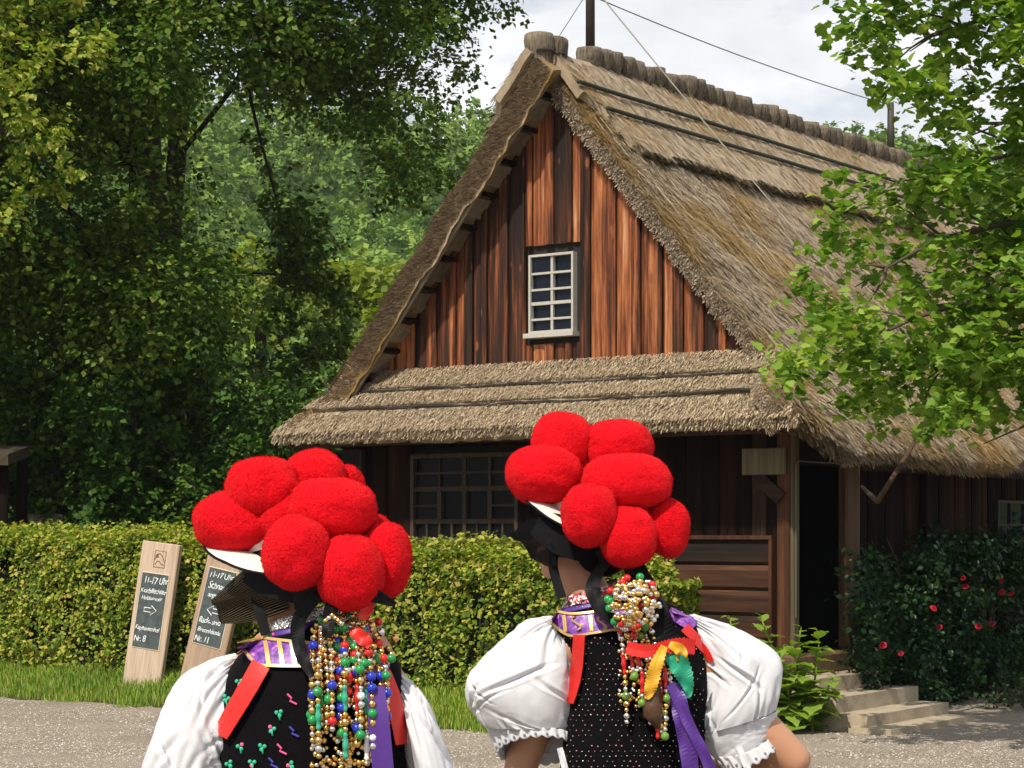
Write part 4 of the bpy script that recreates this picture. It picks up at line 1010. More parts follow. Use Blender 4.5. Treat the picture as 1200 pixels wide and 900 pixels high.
# broad-leaved plant by the steps
M['broad'] = leaf_mat('broad_leaf', [(0.15, 0.27, 0.035), (0.24, 0.36, 0.055), (0.36, 0.46, 0.10)], .4, .45, spread=4)
plant = props(empty('broadleaf_plant', world_pt(925, 856, 16.95)), 'tall broad leaved garden plant growing beside the stone steps', 'plant'); pb = Vector(plant.location); pb.z = 0; plant.location = pb
def broad_mesh():
    nx, ny = 5, 7; vs = []; fs = []
    for j in range(ny):
        f = j / (ny - 1); w = (.06 + .42 * math.sin(PI * min(1, f * 1.08) ** .72)) if f < .99 else .01; w *= 1 + .16 * math.cos(j * PI)
        for i in range(nx):
            g = 2 * i / (nx - 1) - 1; vs.append((g * w, f, .16 * abs(g) * w - .22 * f * f + .03 * math.sin(f * 14 + g * 4)))
    for j in range(ny - 1):
        for i in range(nx - 1): a = j * nx + i; fs.append((a, a + 1, a + nx + 1, a + nx))
    me = bpy.data.meshes.new('leaf'); me.from_pydata(vs, [], fs); me.polygons.foreach_set('use_smooth', [True] * len(fs)); me.materials.append(M['broad']); me.update(); return me
bmz = broad_mesh()
stems = [(858, 722, 17.2), (893, 722, 17.1), (940, 735, 16.9), (957, 738, 16.9), (915, 765, 16.7), (978, 795, 16.8), (905, 760, 16.9), (932, 760, 16.8)]
for si, (x, y, Y) in enumerate(stems):
    top = world_pt(x, y, Y) - pb; base = Vector((random.uniform(-.15, .15) + (top.x) * .45, random.uniform(-.1, .1) + top.y * .5, 0)); m2 = MB()
    pts = limb(m2, base, top, .012, .006, .12, 8); m2.build('stem', M['broad'], plant, True)
    for k in range(20):
        f = .08 + .92 * k / 19; i = min(6, int(f * 7)); p = pts[i].lerp(pts[i + 1], f * 7 - i); s_ = (.24 * (1 - f) ** .6 + .07) * random.uniform(.8, 1.2)
        o = link('leaf', bmz, None, plant, loc=p); o.scale = (s_ * .9, s_, s_)
        o.rotation_euler = (random.uniform(-.4, .5) + (.35 if f > .85 else 0), random.uniform(-.2, .2), k * 2.4 + random.uniform(-.4, .4))
# thatched shelter and timber bench far left behind the hedge
shel = props(empty('thatched_shelter', world_pt(-20, 785, 23.2)), 'small thatched shelter roof on posts at the left edge', 'shelter'); sb = Vector(shel.location); sb.z = .15; shel.location = sb
sc_ = 25.5 / F_PX
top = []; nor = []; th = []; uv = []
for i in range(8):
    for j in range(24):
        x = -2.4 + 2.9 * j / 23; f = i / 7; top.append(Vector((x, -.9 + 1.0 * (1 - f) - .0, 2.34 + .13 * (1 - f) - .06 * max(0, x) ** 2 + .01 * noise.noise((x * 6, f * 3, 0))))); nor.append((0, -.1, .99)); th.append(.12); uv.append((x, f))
slab('roof', top, nor, th, 8, 24, M['shaded_thatch'], shel, uv)
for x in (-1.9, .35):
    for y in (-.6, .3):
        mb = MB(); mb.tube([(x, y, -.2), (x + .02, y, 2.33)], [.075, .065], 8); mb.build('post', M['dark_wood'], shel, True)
bench = props(empty('timber_bench', world_pt(52, 609, 24.0)), 'weathered timber plank bench showing just above the hedge', 'bench'); bb = Vector(bench.location); zt = bb.z; bb.z = .15; bench.location = bb
mb = MB(); mb.box((0, 0, zt - .15), (.44, .06, .13)); bevel(mb.build('backrest', M['grey_wood_x'], bench), .01)
mb = MB(); mb.box((0, -.25, zt - .65), (.44, .35, .06)); bevel(mb.build('seat', M['grey_wood_x'], bench), .01)
for x in (-.18, .18):
    mb = MB(); mb.box((x, .01, (zt - .22) / 2), (.07, .05, zt - .22)); mb.build('leg', M['grey_wood'], bench)
    mb = MB(); mb.box((x, -.36, (zt - .68) / 2), (.07, .07, zt - .68)); mb.build('leg', M['grey_wood'], bench)
# ------------------------------------------------------------------ sign boards leaning on the hedge
M['sign_wood'] = plank_mat('sign_wood', [(0.15, (0.27, 0.175, 0.115)), (0.45, (0.45, 0.325, 0.23)), (0.75, (0.58, 0.455, 0.345))], knots=False, gscale=.7, streak=.8)
t = NT('chalkboard'); n = t.noise(t.coord('Object'), 14.0, 5, .7, .6)
t.P(Base_Color=t.ramp(n, [(.35, (.028, .040, .042)), (.7, (.085, .105, .105))]), Roughness=.7); M['slate'] = t.m
M['chalk'] = simple('chalk', (.74, .76, .74), .95, var=.15, scale=60)
M['burnt'] = simple('burnt_mark', (.16, .085, .045), .9, var=.4, scale=60)
M['pale_rim'] = simple('pale_rim', (.62, .54, .40), .8, var=.15)
def text_mesh(body, size, shear=.18):
    cu = bpy.data.curves.new('lettering', 'FONT'); cu.body = body; cu.size = size; cu.shear = shear; cu.align_x = 'CENTER'; cu.extrude = .0008; cu.space_character = .92; cu.resolution_u = 3
    o = bpy.data.objects.new('lettering', cu); COL.objects.link(o); dg = bpy.context.evaluated_depsgraph_get()
    me = bpy.data.meshes.new_from_object(o.evaluated_get(dg)); bpy.data.objects.remove(o); bpy.data.curves.remove(cu)
    sd_ = random.random() * 50
    for v_ in me.vertices:                                   # chalk strokes waver
        q = v_.co; v_.co = q + Vector((noise.noise((q.x * 22 + sd_, q.y * 22, 0)), noise.noise((q.x * 22, q.y * 22 + sd_, 5)) * 1.3 + .8 * noise.noise((q.x * 6 + sd_, 0, 3)), 0)) * size * .11
    me.name = 'lettering'; me.materials.clear(); me.materials.append(M['chalk']); return me
def sign(label, px, py, v, roll, lean, lines, arrow, H=1.34, W=.44, S=1.10, yaw=-TH * .9):
    u, z = on_v(px, py, v); p = hw(u, v); z = min(z, ground_z(p.x, p.y) + .01); root = props(empty('sign_board', (p.x, p.y, z)), label, 'sign', 'sign boards leaning on the hedge')
    root.scale = (S, S, S)
    root.rotation_euler = (Matrix.Rotation(yaw, 4, 'Z') @ Matrix.Rotation(-lean, 4, 'X') @ Matrix.Rotation(roll, 4, 'Y')).to_euler()
    mb = MB(); mb.span((-W / 2, 0, -.10), (W / 2, .055, H)); o = mb.build('board', M['sign_wood'], root); bevel(o, .008)
    bw, b0, b1 = .155, .40, 1.06
    mb = MB(); mb.span((-bw - .008, -.006, b0 - .008), (bw + .008, -.001, b1 + .008)); mb.build('rim', M['pale_rim'], root)
    mb = MB(); mb.span((-bw, -.010, b0), (bw, -.0062, b1)); mb.build('chalkboard', M['slate'], root)
    for s_, x, zq, txt in lines:
        o = link('lettering', text_mesh(txt, s_), None, root, loc=(x, -.0118, zq)); o.rotation_euler = (PI / 2, random.uniform(-.05, .05), 0)
    # outlined block arrow
    a = [(-.07, .018), (.01, .018), (.01, .042), (.075, 0), (.01, -.042), (.01, -.018), (-.07, -.018)]
    if arrow < 0: a = [(-x, y) for x, y in a]
    mb = MB(); az = .735 if arrow > 0 else .70
    mb.tube([Vector((x + (-.0 if arrow > 0 else .0), -.0118, az + y)) for x, y in a + a[:1]], .0042, 5); mb.build('arrow', M['chalk'], root)
    # burnt square with a farmhouse emblem
    sq = [(-.065, 1.12), (.065, 1.12), (.065, 1.265), (-.065, 1.265), (-.065, 1.12)]; mb = MB()
    mb.tube([Vector((x + .02, -.001, y)) for x, y in sq], .0035, 5)
    mb.tube([Vector((x + .02, -.001, y)) for x, y in ((-.06, 1.185), (-.035, 1.225), (-.01, 1.245), (.03, 1.215), (.058, 1.17))], .004, 5)
    mb.tube([Vector((x + .02, -.001, y)) for x, y in ((-.05, 1.14), (-.03, 1.175), (.0, 1.17), (.02, 1.15), (.055, 1.145))], .004, 5)
    mb.add([(-.035, -.0025, 1.205), (.005, -.0025, 1.205), (-.01, -.0025, 1.243), (-.032, -.0025, 1.232)], [(0, 1, 2, 3)])
    mb.build('emblem', M['burnt'], root)
    return root
sign('upright wooden board with chalked arrow pointing right', 163, 812, -1.76, math.radians(5.5), math.radians(6), [(.075, .02, .975, '11-17 Uhr'), (.064, .005, .885, 'Korbflechter'), (.050, .0, .825, 'Holzkammer'), (.052, -.005, .555, 'Kapfbauernhof'), (.072, -.075, .455, 'Nr. 8')], 1)
sign('tilted wooden board with chalked arrow pointing left, behind the veil', 230, 806, -1.84, math.radians(10), math.radians(8), [(.072, .0, .985, '11-17 Uhr'), (.075, -.01, .89, 'Schnaps'), (.06, .0, .81, 'angesetzt'), (.068, -.02, .585, 'Back- und'), (.058, .0, .505, 'Brennhäusle'), (.07, -.06, .42, 'Nr. 11')], -1)

# ------------------------------------------------------------------ the two women
t = NT('pompom_wool'); co = t.coord('Object'); n = t.noise(co, 190.0, 3, .7); n2 = t.noise(co, 42.0, 3, .6)
t.P(Base_Color=t.mix(n, (.60, .003, .008), (.76, .008, .018)), Roughness=.9); t.p.inputs['Specular IOR Level'].default_value = .05
t.p.inputs['Sheen Weight'].default_value = .25; t.p.inputs['Sheen Tint'].default_value = (1, .15, .12, 1); t.p.inputs['Sheen Roughness'].default_value = .5
t.bump(t.math('ADD', n, t.math('MULTIPLY', n2, 1.2)), .75, .007); M['pompom'] = t.m
t = NT('skin'); co = t.coord('Object'); n = t.noise(co, 9.0, 4, .6); f = t.noise(co, 220.0, 3)
t.P(Base_Color=t.mix(n, (.42, .205, .115), (.52, .27, .16)), Roughness=.5, Subsurface_Weight=.12); t.p.inputs['Subsurface Radius'].default_value = (.012, .005, .003); t.bump(f, .15, .002); M['skin'] = t.m
t = NT('white_linen'); co = t.coord('Object'); w = t.noise(t.vmath('MULTIPLY', co, (400, 400, 400)), 1.0, 2); n = t.noise(co, 14.0, 4, .6)
t.P(Base_Color=t.mix(n, (.66, .67, .71), (.74, .74, .76)), Roughness=.8); t.p.inputs['Sheen Weight'].default_value = .15; t.bump(t.math('ADD', w, t.math('MULTIPLY', n, 1.5)), .25, .004); t.translucent((.8, .8, .85), .12); M['linen'] = t.m
M['velvet'] = simple('black_velvet', (.0045, .004, .005), .9, var=.4, scale=90, bump=.3, Sheen_Weight=.03, Sheen_Roughness=.4, Specular_IOR_Level=.06)
M['skirt'] = simple('black_skirt', (.010, .010, .013), .7, var=.3, scale=60)
M['straw_hat'] = simple('white_straw_hat', (.74, .71, .62), .75, var=.08, scale=160, bump=.3)
M['black_silk'] = simple('black_silk', (.005, .005, .006), .5, var=.3, scale=40, Specular_IOR_Level=.12)
M['black_cap'] = simple('black_cap', (.005, .005, .006), .7, var=.4, scale=120, bump=.3, Specular_IOR_Level=.1)
M['red_ribbon'] = simple('red_ribbon', (.62, .018, .012), .45, var=.12, scale=60)
M['purple_ribbon'] = simple('purple_ribbon', (.075, .022, .22), .45, var=.2, scale=60)
M['yellow_ribbon'] = simple('yellow_ribbon', (.68, .36, .02), .5, var=.15, scale=60)
M['green_ribbon'] = simple('green_ribbon', (.012, .30, .17), .5, var=.15, scale=60)
M['hair'] = simple('brown_hair', (.085, .038, .018), .5, var=.5, scale=90, bump=.5)
M['gold'] = simple('gold_bead', (.80, .52, .18), .22, 1.0, var=.08)
M['silver'] = simple('silver_bead', (.80, .80, .78), .2, 1.0, var=.08)
for nm, c in (('red', (.60, .012, .012)), ('green', (.012, .26, .06)), ('blue', (.012, .03, .42)), ('white', (.75, .78, .80)), ('teal', (.03, .36, .22)), ('olive', (.13, .28, .035))):
    M['bead_' + nm] = simple(nm + '_bead', c, .18, var=.1, Coat_Weight=.4)
t = NT('brocade'); co = t.coord('Object'); v1 = t.voro(co, 90.0, out='Color'); v2 = t.noise(co, 55.0, 4, .7)
c = t.ramp(v2, [(.36, (.05, .015, .14)), (.5, (.20, .05, .38)), (.60, (.34, .10, .45)), (.66, (.62, .42, .20))]); t.P(Base_Color=c, Roughness=.45); t.bump(v2, .6, .003); M['brocade'] = t.m
M['gold_thread'] = simple('gold_thread', (.66, .44, .16), .4, .35, var=.3, scale=200)
M['silver_thread'] = simple('silver_thread', (.66, .66, .64), .35, .4, var=.3, scale=200)
M['pink_thread'] = simple('pink_thread', (.72, .10, .28), .6, var=.2); M['mint_thread'] = simple('mint_thread', (.03, .42, .24), .6, var=.2); M['blue_thread'] = simple('blue_thread', (.06, .06, .40), .6, var=.2)
t = NT('sequin_band'); co = t.coord('Object'); v1 = t.voro(co, 260.0, out='Color'); vd = t.voro(co, 260.0)
t.P(Base_Color=t.ramp(v1, [(.2, (.16, .16, .15)), (.45, (.70, .70, .68)), (1, (.92, .92, .9))]), Metallic=.7, Roughness=.25); t.bump(vd, 1.0, .003); M['sequin_silver'] = t.m
t = NT('beaded_band'); co = t.coord('Object'); v1 = t.voro(co, 170.0, out='Color'); vd = t.voro(co, 170.0)
t.P(Base_Color=t.ramp(v1, [(.2, (.03, .01, .02)), (.35, (.55, .05, .08)), (.6, (.80, .70, .62)), (1, (.75, .35, .40))], 'CONSTANT'), Roughness=.3); t.bump(vd, 1.0, .003); M['sequin_red'] = t.m
def tulle(name, stripe):
    t = NT(name); co = t.coord('UV')
    w1 = t.n.new('ShaderNodeTexWave'); w1.inputs['Scale'].default_value = 8.5 if stripe else 16.0; w1.inputs['Distortion'].default_value = 1.2; w1.inputs['Detail'].default_value = 1; t.l.new(t.vmath('MULTIPLY', co, (0.15, 1.0, 1.0)), w1.inputs['Vector']); w1.bands_direction = 'Y'
    m = t.ramp(w1.outputs['Fac'], [(.88, 0.0), (.97, 1.0)])
    t.p.inputs['Specular IOR Level'].default_value = .08
    t.P(Base_Color=t.mix(m, (.003, .003, .004), (.20, .16, .08) if stripe else (.012, .012, .015)), Roughness=.8, Metallic=t.math('MULTIPLY', m, .5 if stripe else 0))
    tr = t.n.new('ShaderNodeBsdfTransparent'); mx = t.n.new('ShaderNodeMixShader')
    t.set(mx.inputs[0], t.math('MAXIMUM', m, .95 if stripe else .92)); t.l.new(tr.outputs[0], mx.inputs[1]); t.l.new(t.p.outputs[0], mx.inputs[2]); t.l.new(mx.outputs[0], t.out.inputs['Surface']); return t.m
M['tulle_gold'] = tulle('tulle_gold', True); M['tulle'] = tulle('tulle_black', False)

def catmull(rows, m):
    R = np.array(rows, float); n = len(R); out = []
    for q in range(m):
        s_ = q / (m - 1) * (n - 1); i = min(int(s_), n - 2); f = s_ - i
        p0, p1, p2, p3 = R[max(i - 1, 0)], R[i], R[i + 1], R[min(i + 2, n - 1)]
        out.append(.5 * (2 * p1 + (p2 - p0) * f + (2 * p0 - 5 * p1 + 4 * p2 - p3) * f * f + (3 * p1 - p0 - 3 * p2 + p3) * f ** 3))
    return np.array(out)
class Woman:
    """positions are given where they are seen (column, row of the 1200 x 900 frame) with a depth offset in metres from her own distance"""
    def __init__(s, Y, foot_px, label):
        s.Y = Y; b = world_pt(foot_px, 900, Y); s.root = props(empty('person', (b.x, b.y, 0)), label, 'person', 'women in pompom hats'); s.o = Vector((b.x, b.y, 0))
    def p(s, px, py, dy=0.0): return world_pt(px, py, s.Y) + Vector((-(px - 600) * 0, dy, 0)) - s.o
    def loft(s, name, rows, mat, m=40, n=64, fold=None, parent=None, power=2.0, thick=.003, closed_top=False):
        """rows: xl, yl, xr, yr, half depth, depth offset, near-side lift (px)"""
        C = catmull([list(r) + [0] * (7 - len(r)) for r in rows], m); vs = []
        for q, (xl, yl, xr, yr, b, dy, lift) in enumerate(C):
            L, R = s.p(xl, yl, dy), s.p(xr, yr, dy); c = (L + R) / 2; a = (R - L) / 2; up = Vector((0, 0, lift / F_PX * s.Y))
            for k in range(n):
                an = 2 * PI * k / n; cs, sn = math.cos(an), math.sin(an)
                if power != 2.0:
                    cs = math.copysign(abs(cs) ** (2 / power), cs); sn = math.copysign(abs(sn) ** (2 / power), sn)
                v = c + a * cs + Vector((0, b * sn, 0)) - up * sn
                if fold:
                    d = (a.normalized() * cs + Vector((0, sn, 0))).normalized(); v += d * fold(q / (m - 1), an)
                vs.append(v)
        fs = [(i * n + k, (i + 1) * n + k, (i + 1) * n + (k + 1) % n, i * n + (k + 1) % n) for i in range(m - 1) for k in range(n)]
        if closed_top: fs.append(tuple(range(n)))
        o = mesh(name, vs, fs, mat, parent or s.root, True)
        if thick:
            md = o.modifiers.new('thickness', 'SOLIDIFY'); md.thickness = thick; md.offset = -1
        return o
    def strip(s, name, pts, widths, mat, parent=None, thick=.0016, facing=Vector((0, -1, 0)), twist=0.0, zig=False):
        """a ribbon through points (px, py, dy) with widths in px"""
        rows = [list(p) + [w] for p, w in zip(pts, widths if hasattr(widths, '__len__') else [widths] * len(pts))]
        m = max(14, len(rows) * 9); C = catmull(rows, m); P_ = [s.p(a, b, c) for a, b, c, w in C]; vs = []
        for q in range(m):
            t_ = (P_[min(q + 1, m - 1)] - P_[max(q - 1, 0)]).normalized(); f = (facing + Vector((.3 * math.sin(q * .5 + twist), 0, .2 * math.cos(q * .4))) * (1 if twist else 0)).normalized()
            sd = t_.cross(f).normalized() * (C[q][3] / F_PX * s.Y / 2); z = 1.0
            if zig: z = 1 + .10 * (1 if q % 2 else -1)
            vs += [P_[q] - sd * z, P_[q] - f * .0015, P_[q] + sd * z]
        fs = []
        for q in range(m - 1): a = q * 3; fs += [(a, a + 1, a + 4, a + 3), (a + 1, a + 2, a + 5, a + 4)]
        o = mesh(name, vs, fs, mat, parent or s.root, False); md = o.modifiers.new('thickness', 'SOLIDIFY'); md.thickness = thick; md.offset = 0
        return o
    def bvh(s, objs):
        out = []
        for o in objs:
            me = o.data; out.append(BVHTree.FromPolygons([v.co.copy() for v in me.vertices], [tuple(p.vertices) for p in me.polygons]))
        return out
    def cast(s, trees, px, py, off, default=None):
        """where the cloth lies under a point, lifted off it by off along its own normal"""
        org = Vector((0, 0, CAM_Z)) - s.o; d = (world_pt(px, py, 1.0) - Vector((0, 0, CAM_Z))).normalized(); best = None
        for t_ in trees:
            h = t_.ray_cast(org, d)
            if h[0] is not None and (best is None or h[3] < best[1]): best = (h[0], h[3], h[1])
        if best is None: return default
        nn = best[2] if best[2].dot(d) < 0 else -best[2]
        return best[0] + (nn * .45 - d * .55).normalized() * off
    def laid(s, name, trees, pts, widths, mat, off=.006, parent=None, m=None, cols=5, thick=.002):
        """a band laid on the clothes along a line of points (px, py)"""
        rows = [list(p) + [w] for p, w in zip(pts, widths if hasattr(widths, '__len__') else [widths] * len(pts))]
        m = m or max(8, len(rows) * 6); C = catmull(rows, m); vs = []; last = None
        for q in range(m):
            a, b = C[max(q - 1, 0)], C[min(q + 1, m - 1)]; tx, ty = b[0] - a[0], b[1] - a[1]; l = math.hypot(tx, ty) or 1; nx, ny = -ty / l, tx / l
            for k in range(cols):
                g = (k / (cols - 1) - .5) * C[q][2]; v = s.cast(trees, C[q][0] + nx * g, C[q][1] + ny * g, off)
                if v is None: v = vs[-cols] if len(vs) >= cols else (vs[-1] if vs else s.p(C[q][0], C[q][1], -.1))
                vs.append(Vector(v))
        fs = [(q * cols + k, q * cols + k + 1, (q + 1) * cols + k + 1, (q + 1) * cols + k) for q in range(m - 1) for k in range(cols - 1)]
        o = mesh(name, vs, fs, mat, parent or s.root, False); md = o.modifiers.new('thickness', 'SOLIDIFY'); md.thickness = thick; md.offset = 0
        return o
    def body(s, J, head_c, face, arms_r=1.0):
        """one continuous body grown from overlapping balls and remeshed"""
        mb = MB()
        def cap(a, b, r0, r1, n=None):
            a, b = Vector(a), Vector(b); n = n or max(3, int((b - a).length / (.35 * min(r0, r1))))
            for q in range(n + 1):
                f = q / n; r = r0 + (r1 - r0) * f; mb.ball(a.lerp(b, f), r, 12, 8)
        for a, b, r0, r1 in J: cap(a, b, r0, r1)
        # head: skull, jaw, nose, ears
        h = Vector(head_c); f = Vector(face).normalized(); sd = Vector((0, 0, 1)).cross(f).normalized()
        mb.ball(h + f * -.012 + Vector((0, 0, .022)), (.080, .080, .088), 16, 12); mb.ball(h + f * .022 + Vector((0, 0, -.025)), (.064, .064, .082), 14, 10)
        mb.ball(h + f * .055 + Vector((0, 0, -.088)), (.026, .026, .020), 10, 7)
        cap(h + f * .082 + Vector((0, 0, .012)), h + f * .103 + Vector((0, 0, -.022)), .010, .014, 4)
        for q in (-1, 1):
            mb.ball(h + sd * q * .078 + Vector((0, 0, -.008)) - f * .012, (.012, .018, .030), 8, 6); mb.ball(h + f * .072 + sd * q * .03 + Vector((0, 0, -.022)), .02, 8, 6)
        o = mb.build('body', M['skin'], s.root, True)
        md = o.modifiers.new('remesh', 'REMESH'); md.mode = 'VOXEL'; md.voxel_size = .0075; sm = o.modifiers.new('smooth', 'SMOOTH'); sm.factor = .5; sm.iterations = 7
        dg = bpy.context.evaluated_depsgraph_get(); me = bpy.data.meshes.new_from_object(o.evaluated_get(dg)); o.modifiers.clear(); o.data = me; me.materials.clear(); me.materials.append(M['skin'])
        me.polygons.foreach_set('use_smooth', [True] * len(me.polygons))
        for q in (-1, 1):
            m2 = MB(); m2.ball(h + f * .073 + sd * q * .032 + Vector((0, 0, .008)), .0125, 10, 8); e = m2.build('eye', simple('eye', (.75, .73, .70), .2), s.root, True)
            m2 = MB(); m2.ball(h + f * .0835 + sd * q * .032 + Vector((0, 0, .008)), .0055, 8, 6); m2.build('iris', simple('iris', (.05, .03, .02), .2), e, True)
        m2 = MB(); m2.tube([h + f * .078 + sd * x + Vector((0, 0, -.055 - 8 * x * x)) for x in np.linspace(-.024, .024, 7)], [.002, .005, .007, .006, .007, .005, .002], 8); m2.build('lips', simple('lips', (.42, .12, .10), .4), s.root, True)
        return o
    def hand(s, J, w, d, up):
        """palm, four unequal bent fingers and a thumb as tapered runs, added to the body's joints"""
        w, d, up = Vector(w), Vector(d).normalized(), Vector(up).normalized(); sd = d.cross(up).normalized()
        J.append((w, w + d * .085, .024, .030))
        for q, L in ((-1.5, .062), (-.5, .075), (.5, .080), (1.5, .070)):
            a = w + d * .085 + sd * q * .019; b = a + d * L * .5 - up * .010; c = b + d * L * .42 - up * .028
            J.append((a - d * .02, b, .0100, .0092)); J.append((b, c, .0092, .0080))
        a = w + d * .02 + sd * .028; b = a + d * .035 + sd * .026; J.append((a, b, .013, .011)); J.append((b, b + d * .032 - up * .008, .011, .009))
def pompom(parent, c, rx, rz, ry, seed):
    """a dense wool ball: lumpy body plus a coat of short fibres, its own mesh"""
    bm = bmesh.new(); bmesh.ops.create_icosphere(bm, subdivisions=5, radius=1.0); R = Vector((rx, ry, rz)); so = Vector((seed * 7.3, seed * 3.1, seed))
    vs = np.empty((len(bm.verts), 3)); nn = np.empty_like(vs)
    for i, v in enumerate(bm.verts):
        d = v.co.normalized(); k = (sum(abs(q) ** 2.25 for q in d)) ** (-1 / 2.25) * .99 + .075 * noise.noise(d * 1.6 + so) + .018 * noise.noise(d * 6 + so) + .014 * noise.noise(d * 17 + so)
        vs[i] = Vector((d.x * R.x, d.y * R.y, d.z * R.z)) * k; nn[i] = d
    fc = np.array([[v.index for v in f.verts] for f in bm.faces]); bm.free()
    nf = 8000; t_ = RNG.integers(0, len(fc), nf); w = RNG.dirichlet((1, 1, 1), nf)
    P_ = (vs[fc[t_]] * w[:, :, None]).sum(1); D = (nn[fc[t_]] * w[:, :, None]).sum(1); D += rand_unit(nf) * .55; D /= np.linalg.norm(D, axis=1)[:, None]
    S = np.cross(D, rand_unit(nf)); S /= np.linalg.norm(S, axis=1)[:, None]; L = (.0012 + .0034 * RNG.random(nf) ** 2)[:, None]
    FV = np.stack([P_ - S * .0009 - D * .001, P_ + S * .0009 - D * .001, P_ + D * L], 1).reshape(-1, 3)
    V = np.concatenate([vs, FV]); Fc = np.concatenate([fc, len(vs) + np.arange(nf * 3).reshape(-1, 3)])
    me = np_mesh('pompom', V, Fc, True)
    return link('pompom', me, M['pompom'], parent, loc=c)
def linen_fold(seed, amp, gather=1.0, n_cr=64):
    """gathered cotton: many narrow valleys running in from both gathered ends between soft puffs, and a few slanting creases"""
    rr = random.Random(int(seed * 100)); cr = []
    for k in range(n_cr):
        end = rr.random() < .62; ln = rr.uniform(.22, .60); t0 = -.02 if end else 1.02 - ln
        cr.append((rr.uniform(0, 2 * PI), t0, ln, rr.gauss(0, .45), rr.uniform(.035, .085), rr.uniform(.45, 1.0), end))
    for k in range(12):
        cr.append((rr.uniform(0, 2 * PI), rr.uniform(.1, .55), rr.uniform(.25, .45), rr.choice((-1, 1)) * rr.uniform(.7, 1.6), rr.uniform(.05, .10), rr.uniform(.5, 1.0), None))
    def f(t_, an):
        c, s_ = math.cos(an), math.sin(an); g = math.sin(PI * min(1, max(0, t_))); v = 0.0
        for a0, t0, ln, dr, w, dp, end in cr:
            q = (t_ - t0) / ln
            if q < 0 or q > 1: continue
            d = (an - a0 - dr * q + PI) % (2 * PI) - PI
            ww = w * ((.6 + 1.6 * q) if end else (.6 + 1.6 * (1 - q)) if end is False else 1.0)
            if abs(d) > 4 * ww: continue
            tp = (1 - q) ** .8 if end else q ** .8 if end is False else math.sin(PI * q)
            e = d / ww; v -= dp * tp * (math.exp(-abs(e) ** 1.4) - .28 * math.exp(-((abs(e) - 1.7) / .8) ** 2))
        n3 = noise.noise((c * 1.1 + seed, s_ * 1.1, t_ * 2.6)); n5 = noise.noise((c * 5 + seed, s_ * 5, t_ * 6))
        return amp * (.85 * v + .8 * n3 * g + .12 * n5) * gather ** .3
    return f
def hat(w, c, axis, front, rad, poms, seed):
    """rolled white straw brim and crown, with the pompoms as sub-parts"""
    axis = Vector(axis).normalized(); front = Vector(front); front = (front - axis * front.dot(axis)).normalized(); sd = axis.cross(front).normalized()
    c = Vector(c); vs = []; nr, nk = 9, 64
    for i in range(nr):
        f = i / (nr - 1); r = .070 + (rad - .070) * f
        for k in range(nk):
            a = 2 * PI * k / nk; x, y = r * math.cos(a), r * math.sin(a) * .92          # x to the front, y to the side
            dz = -.30 * (y * y) / rad * f - .02 * f * max(0, -math.cos(a)) + .010 * f * f
            vs.append(c + front * x + sd * y + axis * dz)
    for i in range(6):                                                   # crown
        f = (i + 1) / 6
        for k in range(nk):
            a = 2 * PI * k / nk; r = .078 * (1 - .10 * f) if i < 5 else .001; vs.insert(0, None) if False else vs.append(c + front * r * math.cos(a) + sd * r * math.sin(a) * .92 + axis * (.085 * min(f * 1.15, 1)))
    fs = [(i * nk + k, i * nk + (k + 1) % nk, (i + 1) * nk + (k + 1) % nk, (i + 1) * nk + k) for i in range(nr - 1) for k in range(nk)]
    o2 = nr * nk
    fs += [(k, o2 + k, o2 + (k + 1) % nk, (k + 1) % nk) for k in range(nk)]
    fs += [(o2 + i * nk + k, o2 + (i + 1) * nk + k, o2 + (i + 1) * nk + (k + 1) % nk, o2 + i * nk + (k + 1) % nk) for i in range(5) for k in range(nk)]
    h = mesh('pompom_hat', vs, fs, M['straw_hat'], w.root, True); md = h.modifiers.new('thickness', 'SOLIDIFY'); md.thickness = .005; md.offset = 0
    mb = MB(); mb.tube([vs[(nr - 1) * nk + k] for k in range(nk)] + [vs[(nr - 1) * nk]], .0032, 6); mb.build('brim_edge', M['black_silk'], h, True)
    for q, (px, py, rx, rz, dy) in enumerate(poms):
        s_ = w.Y / F_PX * 1.04; pompom(h, w.p(px, py, dy), rx * s_, rz * s_, (rx + rz) / 2 * s_ * .98, seed + q)
    return h
def bead_meshes():
    B = {}
    for nm, m_, r in (('g', 'gold', .0062), ('s', 'silver', .0062), ('G', 'gold', .0085), ('S', 'silver', .0085), ('r', 'bead_red', .0092), ('n', 'bead_green', .0102), ('b', 'bead_blue', .0102), ('o', 'bead_olive', .0105), ('w', 'bead_white', .0085)):
        bm = bmesh.new(); bmesh.ops.create_icosphere(bm, subdivisions=2, radius=r); me = bpy.data.meshes.new('bead'); bm.to_mesh(me); bm.free(); me.polygons.foreach_set('use_smooth', [True] * len(me.polygons)); me.materials.append(M[m_]); B[nm] = (me, r)
    for nm, m_ in (('W', 'bead_white'), ('T', 'bead_teal'), ('R', 'bead_red')):
        mb = MB(); zs = [-.026, -.020, -.018, -.008, -.006, .006, .008, .018, .020, .026]; rs = [.003, .0058, .0045, .0045, .0062, .0062, .0045, .0045, .0058, .003]
        mb.tube([(0, 0, z) for z in zs], rs, 8); me = bpy.data.meshes.new('bead'); me.from_pydata([tuple(v) for v in mb.v], [], mb.f); me.polygons.foreach_set('use_smooth', [True] * len(me.polygons)); me.materials.append(M[m_]); B[nm] = (me, .026)
    return B
BEADS = bead_meshes()
